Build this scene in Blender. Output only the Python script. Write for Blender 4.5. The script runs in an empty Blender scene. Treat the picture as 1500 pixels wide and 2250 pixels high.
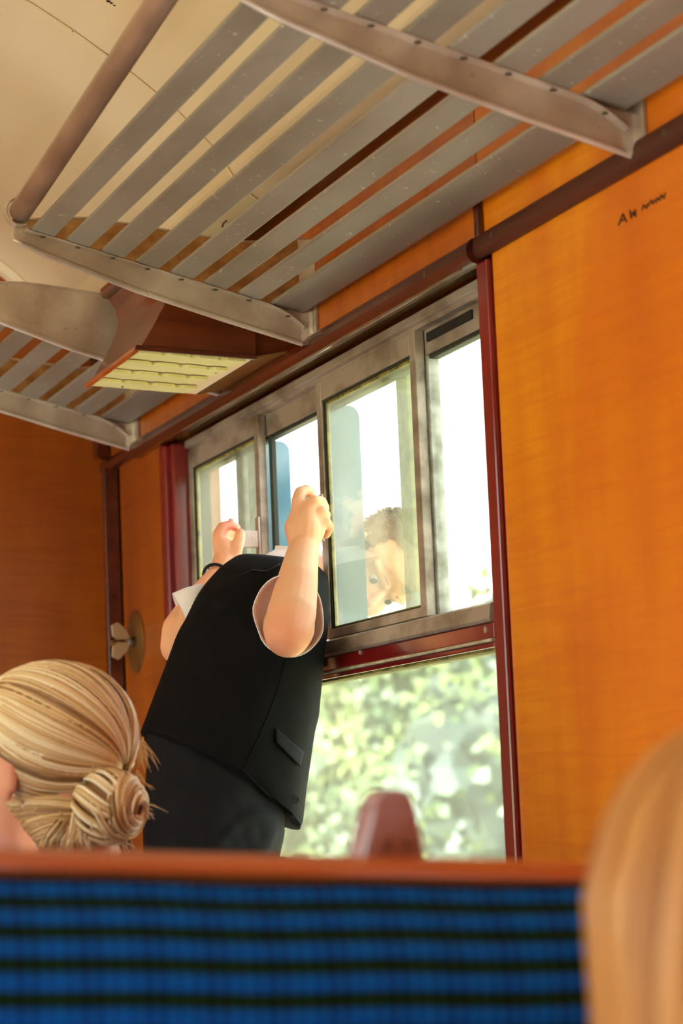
import bpy, bmesh, math, random
import numpy as np
from mathutils import Vector, Matrix, noise
from mathutils.bvhtree import BVHTree
random.seed(7)
S = bpy.context.scene
col = S.collection
# ---------------------------------------------------------------- camera
F = 5240.0
Yd = Vector((-1936, 732, F)).normalized()
Xd = Vector((14594, 1105, F)); Xd = (Xd - Xd.dot(Yd) * Yd).normalized()
Zd = Xd.cross(Yd)
RM = Matrix((Xd, Yd, Zd))                     # image axes (right, down, forward) -> world
CAM = Vector((0, 0, 1.15))
cd = bpy.data.cameras.new('camera'); cam = bpy.data.objects.new('camera', cd); col.objects.link(cam)
right = RM @ Vector((1, 0, 0)); up = RM @ Vector((0, -1, 0)); back = RM @ Vector((0, 0, -1))
m = Matrix((right, up, back)).transposed().to_4x4(); m.translation = CAM
cam.matrix_world = m
cd.sensor_fit = 'VERTICAL'; cd.sensor_height = 36; cd.sensor_width = 24
cd.lens = F / 2250 * 36
cd.clip_start = 0.05; cd.clip_end = 500
cd.dof.use_dof = True; cd.dof.focus_distance = 3.42; cd.dof.aperture_fstop = 5.8
S.camera = cam
# ---------------------------------------------------------------- sky and light
w = bpy.data.worlds.new('sky'); S.world = w; w.use_nodes = True
nt = w.node_tree; nt.nodes.clear()
o_ = nt.nodes.new('ShaderNodeOutputWorld'); bg = nt.nodes.new('ShaderNodeBackground')
bg.inputs[0].default_value = (0.96, 0.98, 1.0, 1); bg.inputs[1].default_value = 2.4
nt.links.new(bg.outputs[0], o_.inputs[0])
sd = bpy.data.lights.new('sun', 'SUN'); sd.energy = 27.0; sd.angle = 0.05; sd.color = (0.98, 0.98, 1.0)
sun = bpy.data.objects.new('sun', sd); col.objects.link(sun)
sun.rotation_euler = Vector((.75, .22, -.62)).to_track_quat('-Z', 'Y').to_euler()
S.view_settings.view_transform = 'Standard'; S.view_settings.look = 'None'
S.view_settings.exposure = 0.95; S.view_settings.gamma = 1.0
S.view_settings.use_curve_mapping = False
S.cycles.max_bounces = 10; S.cycles.diffuse_bounces = 6; S.cycles.transparent_max_bounces = 16
S.cycles.sample_clamp_indirect = 8

def portal(name, c, sx, sy, rot):
    l = bpy.data.lights.new(name, 'AREA'); l.shape = 'RECTANGLE'; l.size = sx; l.size_y = sy
    l.cycles.is_portal = True
    o = bpy.data.objects.new(name, l); o.location = c; o.rotation_euler = rot; col.objects.link(o)
    return o
# ---------------------------------------------------------------- frames
A = 0.068; D = 1.22                            # the side wall leans in a little
NV = Vector((-math.cos(A), 0, -math.sin(A))); UV = Vector((-math.sin(A), 0, math.cos(A)))
P0 = Vector((D, 0, 1.15))
def Wp(n, y, h): return P0 + NV * n + UV * h + Vector((0, y, 0))
def ray(x, y): return RM @ Vector((x - 750, y - 1125, F))
def PY(x, y, Y):
    r = ray(x, y); return CAM + r * (Y / r.y)
def PN(x, y, n=0.0):
    r = ray(x, y); t = (n + NV.dot(P0 - CAM)) / NV.dot(r); return CAM + r * t
def YH(x, y, n=0.0):
    p = PN(x, y, n); return p.y, UV.dot(p - P0)
# ---------------------------------------------------------------- materials
def newmat(name):
    mt = bpy.data.materials.new(name); mt.use_nodes = True
    return mt, mt.node_tree, mt.node_tree.nodes['Principled BSDF']
def lin(c): return tuple(((v / 255 + .055) / 1.055) ** 2.4 if v > 10 else v / 255 / 12.92 for v in c) + (1,)
def mat(name, c, rough=.5, metal=0., c2=None, scale=(8, 8, 8), bump=0., bscale=None, coat=0., spec=.5, detail=4., lo=.35, hi=.65,
        speck=None, speckscale=60, sss=0., sheen=0., dist=0., bd=.002, loc=False):
    mt, t, b = newmat(name)
    N = t.nodes; L = t.links
    b.inputs['Roughness'].default_value = rough; b.inputs['Metallic'].default_value = metal
    b.inputs['Specular IOR Level'].default_value = spec
    b.inputs['Coat Weight'].default_value = coat; b.inputs['Coat Roughness'].default_value = .12
    b.inputs['Base Color'].default_value = lin(c)
    if sss: 
        b.inputs['Subsurface Weight'].default_value = sss
        b.inputs['Subsurface Radius'].default_value = (.02, .007, .004); b.inputs['Subsurface Scale'].default_value = .6
    if sheen: b.inputs['Sheen Weight'].default_value = sheen
    tc = N.new('ShaderNodeTexCoord'); mp = N.new('ShaderNodeMapping'); mp.inputs['Scale'].default_value = scale
    src = tc.outputs['Object']
    if loc:
        oi = N.new('ShaderNodeObjectInfo'); va = N.new('ShaderNodeVectorMath'); L.new(tc.outputs['Object'], va.inputs[0]); L.new(oi.outputs['Location'], va.inputs[1])
        vs_ = N.new('ShaderNodeVectorMath'); vs_.operation = 'SCALE'; vs_.inputs['Scale'].default_value = 9.; L.new(oi.outputs['Location'], vs_.inputs[0]); L.new(vs_.outputs[0], va.inputs[1]); src = va.outputs[0]
    L.new(src, mp.inputs[0])
    out = None
    if c2 is not None:
        nz = N.new('ShaderNodeTexNoise'); nz.inputs['Scale'].default_value = 1; nz.inputs['Detail'].default_value = detail
        nz.inputs['Distortion'].default_value = dist
        L.new(mp.outputs[0], nz.inputs[0])
        mr = N.new('ShaderNodeMapRange'); mr.inputs[1].default_value = lo; mr.inputs[2].default_value = hi
        L.new(nz.outputs[0], mr.inputs[0])
        mx = N.new('ShaderNodeMix'); mx.data_type = 'RGBA'
        mx.inputs[6].default_value = lin(c); mx.inputs[7].default_value = lin(c2)
        L.new(mr.outputs[0], mx.inputs[0]); out = mx.outputs[2]
    if speck is not None:
        vz = N.new('ShaderNodeTexNoise'); vz.inputs['Scale'].default_value = speckscale; vz.inputs['Detail'].default_value = 2
        L.new(src, vz.inputs[0])
        mr = N.new('ShaderNodeMapRange'); mr.inputs[1].default_value = .69; mr.inputs[2].default_value = .75
        L.new(vz.outputs[0], mr.inputs[0])
        mx = N.new('ShaderNodeMix'); mx.data_type = 'RGBA'
        if out is not None: L.new(out, mx.inputs[6])
        else: mx.inputs[6].default_value = lin(c)
        mx.inputs[7].default_value = lin(speck)
        L.new(mr.outputs[0], mx.inputs[0]); out = mx.outputs[2]
    if out is not None: L.new(out, b.inputs['Base Color'])
    if bump:
        nb = N.new('ShaderNodeTexNoise'); nb.inputs['Scale'].default_value = 1; nb.inputs['Detail'].default_value = 5
        mp2 = N.new('ShaderNodeMapping'); mp2.inputs['Scale'].default_value = bscale or scale
        L.new(tc.outputs['Object'], mp2.inputs[0]); L.new(mp2.outputs[0], nb.inputs[0])
        bp = N.new('ShaderNodeBump'); bp.inputs['Strength'].default_value = bump; bp.inputs['Distance'].default_value = bd
        L.new(nb.outputs[0], bp.inputs['Height']); L.new(bp.outputs[0], b.inputs['Normal'])
    return mt

def veneer(name, c, c2, c3, sc=1.0, coat=.5, rough=.38, band=True):
    """figured, varnished plywood: large soft blotches, vertical figure and fine cross ripple"""
    mt, t, b = newmat(name); N = t.nodes; L = t.links
    b.inputs['Roughness'].default_value = rough; b.inputs['Coat Weight'].default_value = coat; b.inputs['Coat Roughness'].default_value = .18
    tc = N.new('ShaderNodeTexCoord')
    def nz(scale, detail=3, dist=0.):
        mp = N.new('ShaderNodeMapping'); mp.inputs['Scale'].default_value = scale; L.new(tc.outputs['Object'], mp.inputs[0])
        n_ = N.new('ShaderNodeTexNoise'); n_.inputs['Scale'].default_value = sc; n_.inputs['Detail'].default_value = detail
        n_.inputs['Distortion'].default_value = dist; L.new(mp.outputs[0], n_.inputs[0]); return n_.outputs[0]
    def mr(x, a_, b_, c_=0, d_=1):
        r_ = N.new('ShaderNodeMapRange'); r_.inputs[1].default_value = a_; r_.inputs[2].default_value = b_
        r_.inputs[3].default_value = c_; r_.inputs[4].default_value = d_; L.new(x, r_.inputs[0]); return r_.outputs[0]
    def mix(f, x, y):
        q = N.new('ShaderNodeMix'); q.data_type = 'RGBA'; L.new(f, q.inputs[0])
        for i_, v_ in ((6, x), (7, y)):
            if isinstance(v_, tuple): q.inputs[i_].default_value = v_
            else: L.new(v_, q.inputs[i_])
        return q.outputs[2]
    blot = mr(nz((3, 5, 2.4), 3, .6), .38, .68)
    fig = mr(nz((9, 14, 1.2), 4, .3), .4, .75)
    rip = mr(nz((5, 4, 70), 2, 1.2), .42, .72, 0, .35)
    c_ = mix(blot, lin(c), lin(c2)); c_ = mix(mr(fig, 0, 1, 0, .55), c_, lin(c3)); c_ = mix(rip, c_, lin(c3))
    L.new(c_, b.inputs['Base Color'])
    bp = N.new('ShaderNodeBump'); bp.inputs['Strength'].default_value = .12; bp.inputs['Distance'].default_value = .001
    L.new(nz((30, 30, 200)), bp.inputs['Height']); L.new(bp.outputs[0], b.inputs['Normal'])
    return mt

def glassmat(name, veil, veilcol=(225, 232, 215), edge=True):
    """thin window glass: clear transmission, mirror reflection by angle, and a film of dust"""
    mt, t, b = newmat(name); N = t.nodes; L = t.links; N.remove(b)
    out = N['Material Output']
    tr = N.new('ShaderNodeBsdfTransparent'); tr.inputs[0].default_value = (.93, .97, .93, 1)
    gl = N.new('ShaderNodeBsdfGlossy'); gl.inputs['Roughness'].default_value = .02
    lw = N.new('ShaderNodeLayerWeight'); lw.inputs[0].default_value = .5
    pw = N.new('ShaderNodeMath'); pw.operation = 'POWER'; pw.inputs[1].default_value = 5; L.new(lw.outputs['Facing'], pw.inputs[0])
    fr = N.new('ShaderNodeMath'); fr.operation = 'MULTIPLY_ADD'; fr.inputs[1].default_value = .96; fr.inputs[2].default_value = .04; L.new(pw.outputs[0], fr.inputs[0])
    m1 = N.new('ShaderNodeMixShader'); L.new(fr.outputs[0], m1.inputs[0]); L.new(tr.outputs[0], m1.inputs[1]); L.new(gl.outputs[0], m1.inputs[2])
    tl = N.new('ShaderNodeBsdfTranslucent'); tl.inputs[0].default_value = lin(veilcol)
    df = N.new('ShaderNodeBsdfDiffuse'); df.inputs[0].default_value = lin(veilcol)
    md = N.new('ShaderNodeMixShader'); md.inputs[0].default_value = .25; L.new(tl.outputs[0], md.inputs[1]); L.new(df.outputs[0], md.inputs[2])
    tc = N.new('ShaderNodeTexCoord'); nz = N.new('ShaderNodeTexNoise'); nz.inputs['Scale'].default_value = 6; nz.inputs['Detail'].default_value = 6
    L.new(tc.outputs['Object'], nz.inputs[0])
    mr = N.new('ShaderNodeMapRange'); mr.inputs[1].default_value = .3; mr.inputs[2].default_value = .7
    mr.inputs[3].default_value = veil * .8; mr.inputs[4].default_value = veil * 1.2
    L.new(nz.outputs[0], mr.inputs[0])
    m2 = N.new('ShaderNodeMixShader'); L.new(mr.outputs[0], m2.inputs[0]); L.new(m1.outputs[0], m2.inputs[1]); L.new(md.outputs[0], m2.inputs[2])
    L.new(m2.outputs[0], out.inputs[0])
    return mt

def hairmat(name, cols, rough=.42):
    mt, t, b = newmat(name); N = t.nodes; L = t.links
    at = N.new('ShaderNodeAttribute'); at.attribute_name = 'tone'
    cr = N.new('ShaderNodeValToRGB'); L.new(at.outputs['Fac'], cr.inputs[0])
    cr.color_ramp.elements[0].color = lin(cols[0]); cr.color_ramp.elements[1].color = lin(cols[-1])
    for i_ in range(1, len(cols) - 1):
        e = cr.color_ramp.elements.new(i_ / (len(cols) - 1)); e.color = lin(cols[i_])
    L.new(cr.outputs[0], b.inputs['Base Color']); b.inputs['Roughness'].default_value = rough
    b.inputs['Specular IOR Level'].default_value = .6
    return mt

M = {}
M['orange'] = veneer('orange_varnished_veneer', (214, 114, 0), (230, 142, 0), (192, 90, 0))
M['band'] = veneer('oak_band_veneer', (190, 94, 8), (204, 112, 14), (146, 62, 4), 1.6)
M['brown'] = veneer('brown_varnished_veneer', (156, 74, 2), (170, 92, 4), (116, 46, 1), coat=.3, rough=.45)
M['mahog'] = mat('dark_mahogany', (92, 32, 12), .22, c2=(62, 18, 6), scale=(30, 3, 30), coat=.5)
M['mahog_dull'] = mat('dull_dark_mahogany', (78, 28, 8), .5, c2=(60, 18, 4), scale=(30, 3, 30))
M['lampwood'] = mat('lamp_mahogany', (112, 46, 12), .3, c2=(84, 30, 8), scale=(6, 6, 26), coat=.4)
M['red'] = mat('oxblood_gloss_paint', (132, 24, 26), .18, c2=(112, 18, 20), coat=.8)
M['soffit'] = mat('varnished_soffit_lit', (150, 120, 66), .12, c2=(120, 88, 40), coat=.8, scale=(10, 2, 10))  # olive-gold base carries the window light reflected in the varnish
M['alu'] = mat('dull_aluminium', (208, 196, 182), .36, metal=.4, c2=(176, 158, 142), scale=(14, 14, 14), bump=.25, bscale=(260, 260, 260), speck=(166, 146, 128), speckscale=150)
M['slat'] = mat('grey_aluminium_slat', (158, 151, 140), .42, metal=.3, c2=(136, 127, 114), scale=(8, 3, 8), speck=(206, 204, 192), speckscale=100, loc=True)
M['tube'] = mat('worn_tube', (176, 150, 132), .36, metal=.5, c2=(150, 126, 108), scale=(20, 6, 20))
M['winalu'] = mat('weathered_window_aluminium', (172, 162, 148), .45, metal=.35, c2=(116, 104, 88), scale=(22, 12, 22), lo=.42, hi=.7, bump=.3, bscale=(150, 150, 150))
M['winpale'] = mat('pale_mottled_aluminium', (176, 180, 174), .5, metal=.3, c2=(130, 130, 118), scale=(40, 40, 40))
M['black'] = mat('black_rubber_and_shade', (10, 10, 9), .7)
M['rubber'] = mat('glazing_rubber', (34, 44, 30), .6)
M['grime'] = mat('dirt_bead', (150, 140, 60), .8, c2=(90, 80, 40), scale=(60, 60, 60))
M['white_bead'] = mat('worn_white_bead', (200, 196, 170), .5, c2=(150, 150, 110), scale=(30, 30, 30))
M['cream'] = mat('cream_ceiling_paint', (240, 222, 194), .4, c2=(234, 214, 182), scale=(1.5, 1.5, 1.5), coat=.1)
M['creamdark'] = mat('seam_shadow_gap', (150, 116, 70), .7)
M['chip'] = mat('bare_chip', (60, 30, 14), .8)
M['screw'] = mat('screw_metal', (104, 92, 76), .4, metal=.7)
M['plate'] = mat('brass_plate', (150, 112, 58), .34, metal=.6, c2=(120, 84, 36), scale=(10, 10, 10))
M['wing'] = mat('wing_knob_metal', (190, 168, 134), .35, metal=.5)
M['dust'] = mat('dusty_casting', (196, 152, 98), .8, c2=(160, 112, 60), scale=(40, 40, 40), speck=(90, 56, 26), speckscale=220)
M['diff'] = mat('lamp_louvre', (226, 220, 158), .55, c2=(214, 204, 140), scale=(8, 8, 8), sss=.0)
M['louv2'] = mat('lamp_louvre_end', (224, 200, 168), .6)
M['glass'] = glassmat('dusty_pane', .12)
M['glass_low'] = glassmat('hazy_lower_pane', .09, (226, 230, 214))
M['glass_clear'] = glassmat('clear_pane', .03)
M['fin'] = glassmat('blue_tinted_strip', .8, (104, 150, 168))
M['floor'] = mat('grey_brown_lino', (196, 194, 196), .5, c2=(184, 182, 184), scale=(6, 6, 6))
M['seatframe'] = mat('bench_frame', (96, 60, 34), .5)
M['rail'] = mat('varnished_beech_rail', (196, 104, 44), .25, c2=(170, 78, 26), scale=(2, 20, 20), coat=.6)
M['ear'] = mat('wood_lug_with_reflection', (160, 124, 132), .12, c2=(126, 80, 78), scale=(20, 20, 20), coat=1.)  # purple-grey base colour holds the reflection on the polished wood
M['skin'] = mat('skin', (236, 184, 144), .5, c2=(240, 172, 132), scale=(14, 14, 14), sss=.25)
M['skin_red'] = mat('flushed_skin', (224, 120, 90), .5, sss=.3)
M['skin_w'] = mat('skin_woman', (226, 158, 126), .5, sss=.25)
M['vest'] = mat('black_suiting', (6, 6, 8), .8, c2=(3, 3, 5), scale=(60, 60, 60), bump=.15, bscale=(900, 900, 900), spec=.16, bd=.0005)
M['satin'] = mat('navy_lining', (14, 18, 36), .5)
M['trous'] = mat('navy_black_trousers', (12, 14, 22), .75, c2=(8, 9, 15), scale=(50, 50, 50), bump=.15, bscale=(900, 900, 900), spec=.2, bd=.0005)
M['shirt'] = mat('white_cotton', (244, 240, 244), .8, bump=.1, bscale=(200, 200, 200), sss=.1)
M['band_b'] = mat('black_elastic', (12, 14, 18), .8)
M['eye_w'] = mat('eye_white', (206, 188, 178), .3); M['eye_d'] = mat('iris', (48, 36, 30), .2)
M['lip'] = mat('lips', (200, 110, 100), .4)
M['brow'] = mat('sandy_eyebrow', (196, 150, 116), .7)
M['hair_boy'] = mat('light_brown_hair', (120, 96, 74), .6, c2=(90, 70, 54), scale=(120, 120, 120))
M['hair_w'] = hairmat('blond_streaked_hair', [(112, 78, 44), (164, 124, 74), (208, 172, 116), (234, 214, 172), (244, 234, 208)])
M['hair_c'] = hairmat('golden_hair', [(120, 74, 30), (170, 112, 52), (196, 138, 70), (210, 156, 88)])
M['blue_cloth'] = mat('blue_cloth', (16, 60, 110), .9)
M['pink_cloth'] = mat('mauve_cloth', (120, 90, 130), .9)
M['ink'] = mat('black_ink', (30, 16, 8), .8)
M['grass'] = mat('dry_meadow', (176, 166, 128), .9, c2=(150, 150, 104), scale=(.3, .3, .3))
M['bark'] = mat('bark', (90, 74, 56), .9)
M['ballast'] = mat('ballast', (130, 124, 112), .9, c2=(90, 86, 78), scale=(6, 6, 6))
leafm = [mat('leaf_green_%d' % i, c, .6, c2=c2, scale=(1.3, 1.3, 1.3), lo=.42, hi=.58) for i, (c, c2) in enumerate([((66, 82, 42), (46, 64, 38)), ((84, 96, 42), (54, 72, 38)), ((48, 60, 44), (34, 46, 38))])]

def fabric():
    """blue ribbed moquette: blue ribs, dark green furrows, faint vertical columns"""
    mt, t, b = newmat('blue_ribbed_moquette'); N = t.nodes; L = t.links
    b.inputs['Roughness'].default_value = .85; b.inputs['Specular IOR Level'].default_value = .15
    at = N.new('ShaderNodeAttribute'); at.attribute_name = 'rib'
    tc = N.new('ShaderNodeTexCoord'); sp = N.new('ShaderNodeSeparateXYZ'); L.new(tc.outputs['Object'], sp.inputs[0])
    def math_(op, a_, b_=None):
        q = N.new('ShaderNodeMath'); q.operation = op
        for i_, v_ in enumerate((a_, b_)):
            if v_ is None: continue
            if isinstance(v_, (int, float)): q.inputs[i_].default_value = v_
            else: L.new(v_, q.inputs[i_])
        return q.outputs[0]
    s_ = math_('SINE', math_('MULTIPLY', sp.outputs[0], 2 * math.pi / .0098))
    s2 = math_('SINE', math_('MULTIPLY', sp.outputs[0], 2 * math.pi / .0392))
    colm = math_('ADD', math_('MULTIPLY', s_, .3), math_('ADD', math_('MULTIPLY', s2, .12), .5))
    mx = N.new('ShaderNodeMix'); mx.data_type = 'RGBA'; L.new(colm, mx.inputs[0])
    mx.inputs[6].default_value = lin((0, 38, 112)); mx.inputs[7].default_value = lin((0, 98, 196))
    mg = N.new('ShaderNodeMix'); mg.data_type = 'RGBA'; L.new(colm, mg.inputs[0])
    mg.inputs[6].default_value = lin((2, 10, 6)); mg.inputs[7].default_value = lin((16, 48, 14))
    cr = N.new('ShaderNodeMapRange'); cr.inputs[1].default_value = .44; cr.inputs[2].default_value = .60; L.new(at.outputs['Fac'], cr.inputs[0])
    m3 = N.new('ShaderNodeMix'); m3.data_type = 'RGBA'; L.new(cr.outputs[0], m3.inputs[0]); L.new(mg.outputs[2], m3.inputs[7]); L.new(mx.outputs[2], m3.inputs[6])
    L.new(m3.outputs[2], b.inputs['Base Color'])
    return mt
M['fabric'] = fabric()
M['fabric_plain'] = mat('blue_moquette', (12, 76, 150), .9, c2=(8, 40, 60), scale=(40, 40, 40), sheen=.2)
# ---------------------------------------------------------------- object helpers
ORG = {}
def tag(o, label=None, cat=None, group=None, kind=None):
    if label: o['label'] = label
    if cat: o['category'] = cat
    if group: o['group'] = group
    if kind: o['kind'] = kind
    return o
def thing(name, base, label=None, cat=None, group=None, kind=None):
    o = bpy.data.objects.new(name, None); o.empty_display_size = .05; col.objects.link(o); o.location = base
    ORG[o] = Vector(base)
    return tag(o, label, cat, group, kind)
def mk(name, verts, faces, mt, parent=None, smooth=False, bevel=0., base=None, label=None, seg=2, attr=None):
    """world-space vertices -> ONE mesh object"""
    org = ORG[parent] if parent is not None else Vector(base if base is not None else (0, 0, 0))
    me = bpy.data.meshes.new(name)
    me.from_pydata([tuple(Vector(v) - org) for v in verts], [], faces); me.update()
    bm = bmesh.new(); bm.from_mesh(me); bmesh.ops.recalc_face_normals(bm, faces=bm.faces); bm.to_mesh(me); bm.free()
    if attr is not None:
        a_ = me.attributes.new(attr[0], 'FLOAT', 'POINT'); a_.data.foreach_set('value', attr[1])
    if smooth: me.polygons.foreach_set('use_smooth', [True] * len(me.polygons))
    me.materials.append(mt)
    o = bpy.data.objects.new(name, me); col.objects.link(o)
    if parent is not None: o.parent = parent
    else: o.location = org
    ORG[o] = org
    if bevel:
        md = o.modifiers.new('bevel', 'BEVEL'); md.width = bevel; md.segments = seg; md.limit_method = 'ANGLE'; md.angle_limit = .6
        md.harden_normals = False
    if label: o['label'] = label
    return o
class G:
    def __init__(s): s.v = []; s.f = []; s.a = []
    def add(s, v, f):
        k = len(s.v); s.v += [Vector(x) for x in v]; s.f += [tuple(i + k for i in q) for q in f]; return s
    def box8(s, p): return s.add(p, [(0, 3, 2, 1), (4, 5, 6, 7), (0, 1, 5, 4), (1, 2, 6, 5), (2, 3, 7, 6), (3, 0, 4, 7)])
    def wbox(s, n0, n1, y0, y1, h0, h1):           # box in the leaning wall's frame
        return s.box8([Wp(n, y, h) for h in (h0, h1) for n, y in ((n0, y0), (n1, y0), (n1, y1), (n0, y1))])
    def box(s, x0, x1, y0, y1, z0, z1):
        return s.box8([Vector((x, y, z)) for z in (z0, z1) for x, y in ((x0, y0), (x1, y0), (x1, y1), (x0, y1))])
    def prism(s, A_, B_):                          # two matching polygons, joined
        n = len(A_); v = list(A_) + list(B_)
        f = [tuple(range(n)), tuple(range(2 * n - 1, n - 1, -1))] + [(i, (i + 1) % n, n + (i + 1) % n, n + i) for i in range(n)]
        return s.add(v, f)
    def wprism(s, poly, y0, y1): return s.prism([Wp(n, y0, h) for n, h in poly], [Wp(n, y1, h) for n, h in poly])
    def tube(s, pts, r, k=10, cap=True, flat=1.0):
        pts = [Vector(p) for p in pts]; rs = r if isinstance(r, (list, tuple)) else [r] * len(pts)
        rings = []; ref = None
        for i, p in enumerate(pts):
            d = (pts[min(i + 1, len(pts) - 1)] - pts[max(i - 1, 0)]).normalized()
            if ref is None:
                ref = d.orthogonal().normalized()
            ref = (ref - d * ref.dot(d)).normalized(); u = d.cross(ref)
            rings.append([p + ref * (math.cos(2 * math.pi * j / k) * rs[i]) + u * (math.sin(2 * math.pi * j / k) * rs[i] * flat) for j in range(k)])
        return s.loft(rings, cap)
    def loft(s, rings, cap=True, closed=True):
        n = len(rings[0]); v = [q for r_ in rings for q in r_]; f = []
        for i in range(len(rings) - 1):
            for j in range(n if closed else n - 1):
                f.append((i * n + j, i * n + (j + 1) % n, (i + 1) * n + (j + 1) % n, (i + 1) * n + j))
        if cap and closed: f += [tuple(range(n - 1, -1, -1)), tuple(range((len(rings) - 1) * n, len(rings) * n))]
        return s.add(v, f)
    def disc(s, c, nrm, r, t, k=24):
        c = Vector(c); nrm = Vector(nrm).normalized(); u = nrm.orthogonal().normalized(); w_ = nrm.cross(u)
        ring = lambda o, rr: [c + nrm * o + (u * math.cos(2 * math.pi * j / k) + w_ * math.sin(2 * math.pi * j / k)) * rr for j in range(k)]
        return s.loft([ring(0, r), ring(t * .6, r), ring(t, r * .93)])
    def ico(s, c, r, sub=2, mat3=None):
        bm = bmesh.new(); bmesh.ops.create_icosphere(bm, subdivisions=sub, radius=1)
        c = Vector(c); rr = Vector((r, r, r)) if isinstance(r, (int, float)) else Vector(r)
        vs = []
        for v in bm.verts:
            q = Vector((v.co.x * rr.x, v.co.y * rr.y, v.co.z * rr.z))
            if mat3 is not None: q = mat3 @ q
            vs.append(c + q)
        fs = [tuple(x.index for x in f.verts) for f in bm.faces]; bm.free(); return s.add(vs, fs)
    def capsule(s, a_, b_, ra, rb, k=16):
        a_ = Vector(a_); b_ = Vector(b_); d = (b_ - a_); L_ = d.length; d = d / L_ if L_ > 1e-6 else Vector((0, 0, 1))
        u = d.orthogonal().normalized(); w_ = d.cross(u); rings = []
        for i in range(1, 6):
            t = math.pi / 2 * i / 5; rings.append((a_ - d * ra * math.cos(t), ra * math.sin(t)))
        for i in range(0, 5):
            t = math.pi / 2 * i / 5; rings.append((b_ + d * rb * math.sin(t), rb * math.cos(t)))
        R_ = [[c + (u * math.cos(2 * math.pi * j / k) + w_ * math.sin(2 * math.pi * j / k)) * r_ for j in range(k)] for c, r_ in rings]
        return s.loft(R_)
    def mk(s, name, mt, parent=None, **kw): return mk(name, s.v, s.f, mt, parent, **kw)

def remeshed(name, g, mt, parent=None, voxel=.004, smooth=6, base=None, label=None, fac=.5):
    """fuse overlapping closed pieces into one continuous skin"""
    o = g.mk(name, mt, parent, base=base)
    r_ = o.modifiers.new('fuse', 'REMESH'); r_.mode = 'VOXEL'; r_.voxel_size = voxel; r_.use_smooth_shade = True
    s_ = o.modifiers.new('soft', 'SMOOTH'); s_.factor = fac; s_.iterations = smooth
    dg = bpy.context.evaluated_depsgraph_get(); dg.update()
    me = bpy.data.meshes.new_from_object(o.evaluated_get(dg)); o.modifiers.clear()
    old = o.data; o.data = me; bpy.data.meshes.remove(old); me.name = name
    if not me.materials: me.materials.append(mt)
    me.polygons.foreach_set('use_smooth', [True] * len(me.polygons))
    if label: o['label'] = label
    return o
def copies(o, deltas, parent):
    out = []
    for d in deltas:
        c = o.copy(); c.parent = parent; c.location = Vector(o.location) + Vector(d); col.objects.link(c); out.append(c); ORG[c] = ORG[o]
    return out
WY = lambda dn, dy, dh: NV * dn + Vector((0, dy, 0)) + UV * dh
# ================================================================ SETTING
WS = 1 + .03 / D                                # the window sits 3 cm behind the panelling
WN = -.03
def wy(x, y): return YH(x, y, WN)[0]
wy0, wy1, wh0, wh1 = 2.79, 4.145, -.30, .772     # window opening in the wall
YN, YF = -1.2, 4.62                             # ends of the car built
wall = thing('wall_right', Wp(0, 1.7, -1.15), kind='structure')
g = G()                                         # structural body behind the panels
g.wbox(-.09, -.035, YN, wy0 - .0, -1.15, 1.08)
g.wbox(-.09, -.035, wy1, YF, -1.15, 1.08)
g.wbox(-.09, -.035, wy0, wy1, -1.15, wh0); g.wbox(-.09, -.035, wy0, wy1, wh1, 1.08)
g.mk('wall_core', M['brown'], wall)
def panel(name, y0, y1, h0, h1, mt, n0=-.035, n1=0., bev=.002):
    return G().wbox(n0, n1, y0, y1, h0, h1).mk(name, mt, wall, bevel=bev)
yr = 2.694                           # right edge of the red post
panel('veneer_panel', 1.0, yr - .004, -.9, .770, M['orange'])
panel('veneer_panel', YN, .996, -.9, .770, M['orange'])
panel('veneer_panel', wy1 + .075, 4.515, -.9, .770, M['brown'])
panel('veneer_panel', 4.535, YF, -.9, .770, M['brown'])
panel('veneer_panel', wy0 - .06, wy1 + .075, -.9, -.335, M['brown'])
panel('skirting_panel', YN, YF, -1.15, -.905, M['mahog'])
panel('frieze_panel', YN, 2.722, .795, 1.0, M['orange'])
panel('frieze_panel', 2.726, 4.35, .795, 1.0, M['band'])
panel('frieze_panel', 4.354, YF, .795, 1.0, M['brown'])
# mouldings
def strip(name, poly, y0, y1, mt, bev=.002): return G().wprism(poly, y0, y1).mk(name, mt, wall, bevel=bev)
def rnd(n0, n1, h0, h1, k=7):
    pts = [(n0, h0)]
    for i in range(k + 1):
        t = -math.pi / 2 + math.pi * i / k
        pts.append((n0 + (n1 - n0) * (.35 + .65 * math.cos(t)), (h0 + h1) / 2 + (h1 - h0) / 2 * math.sin(t)))
    pts.append((n0, h1)); return pts
strip('moulding', rnd(0, .013, .768, .798), YN, wy0 - .07, M['mahog_dull'], 0)
strip('moulding', rnd(0, .022, .762, .796), wy0 - .07, 4.36, M['mahog'], 0)
strip('moulding', rnd(0, .014, .768, .795), 4.36, YF, M['mahog'], 0)
strip('soffit_board', [(.016, .7615), (-.026, .7690), (-.026, .776), (.010, .772)], wy0 - .03, wy1 + .03, M['soffit'], 0)
strip('bead', rnd(0, .010, .850, .866), 2.722, 4.36, M['mahog'], 0)
strip('bead', [(0, .795), (.009, .795), (.009, .86), (0, .86)], 2.708, 2.722, M['mahog'])
strip('cornice', rnd(0, .045, 1.000, 1.060), YN, YF, M['mahog'], 0)
strip('corner_batten', [(0, -.9), (.03, -.9), (.03, .768), (0, .768)], 4.525, 4.545, M['mahog'])
strip('corner_batten', [(0, .797), (.03, .797), (.03, 1.0), (0, 1.0)], 4.575, 4.605, M['mahog'])
# bead screws on mouldings
for (y_, h_) in ((3.32, .779), (2.86, .779), (3.9, .779), (2.66, .785), (2.2, .785)):
    G().disc(Wp(.0125 if y_ < 2.7 else .0215, y_, h_), NV, .004, .001, 12).mk('screw', M['screw'], wall)
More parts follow.
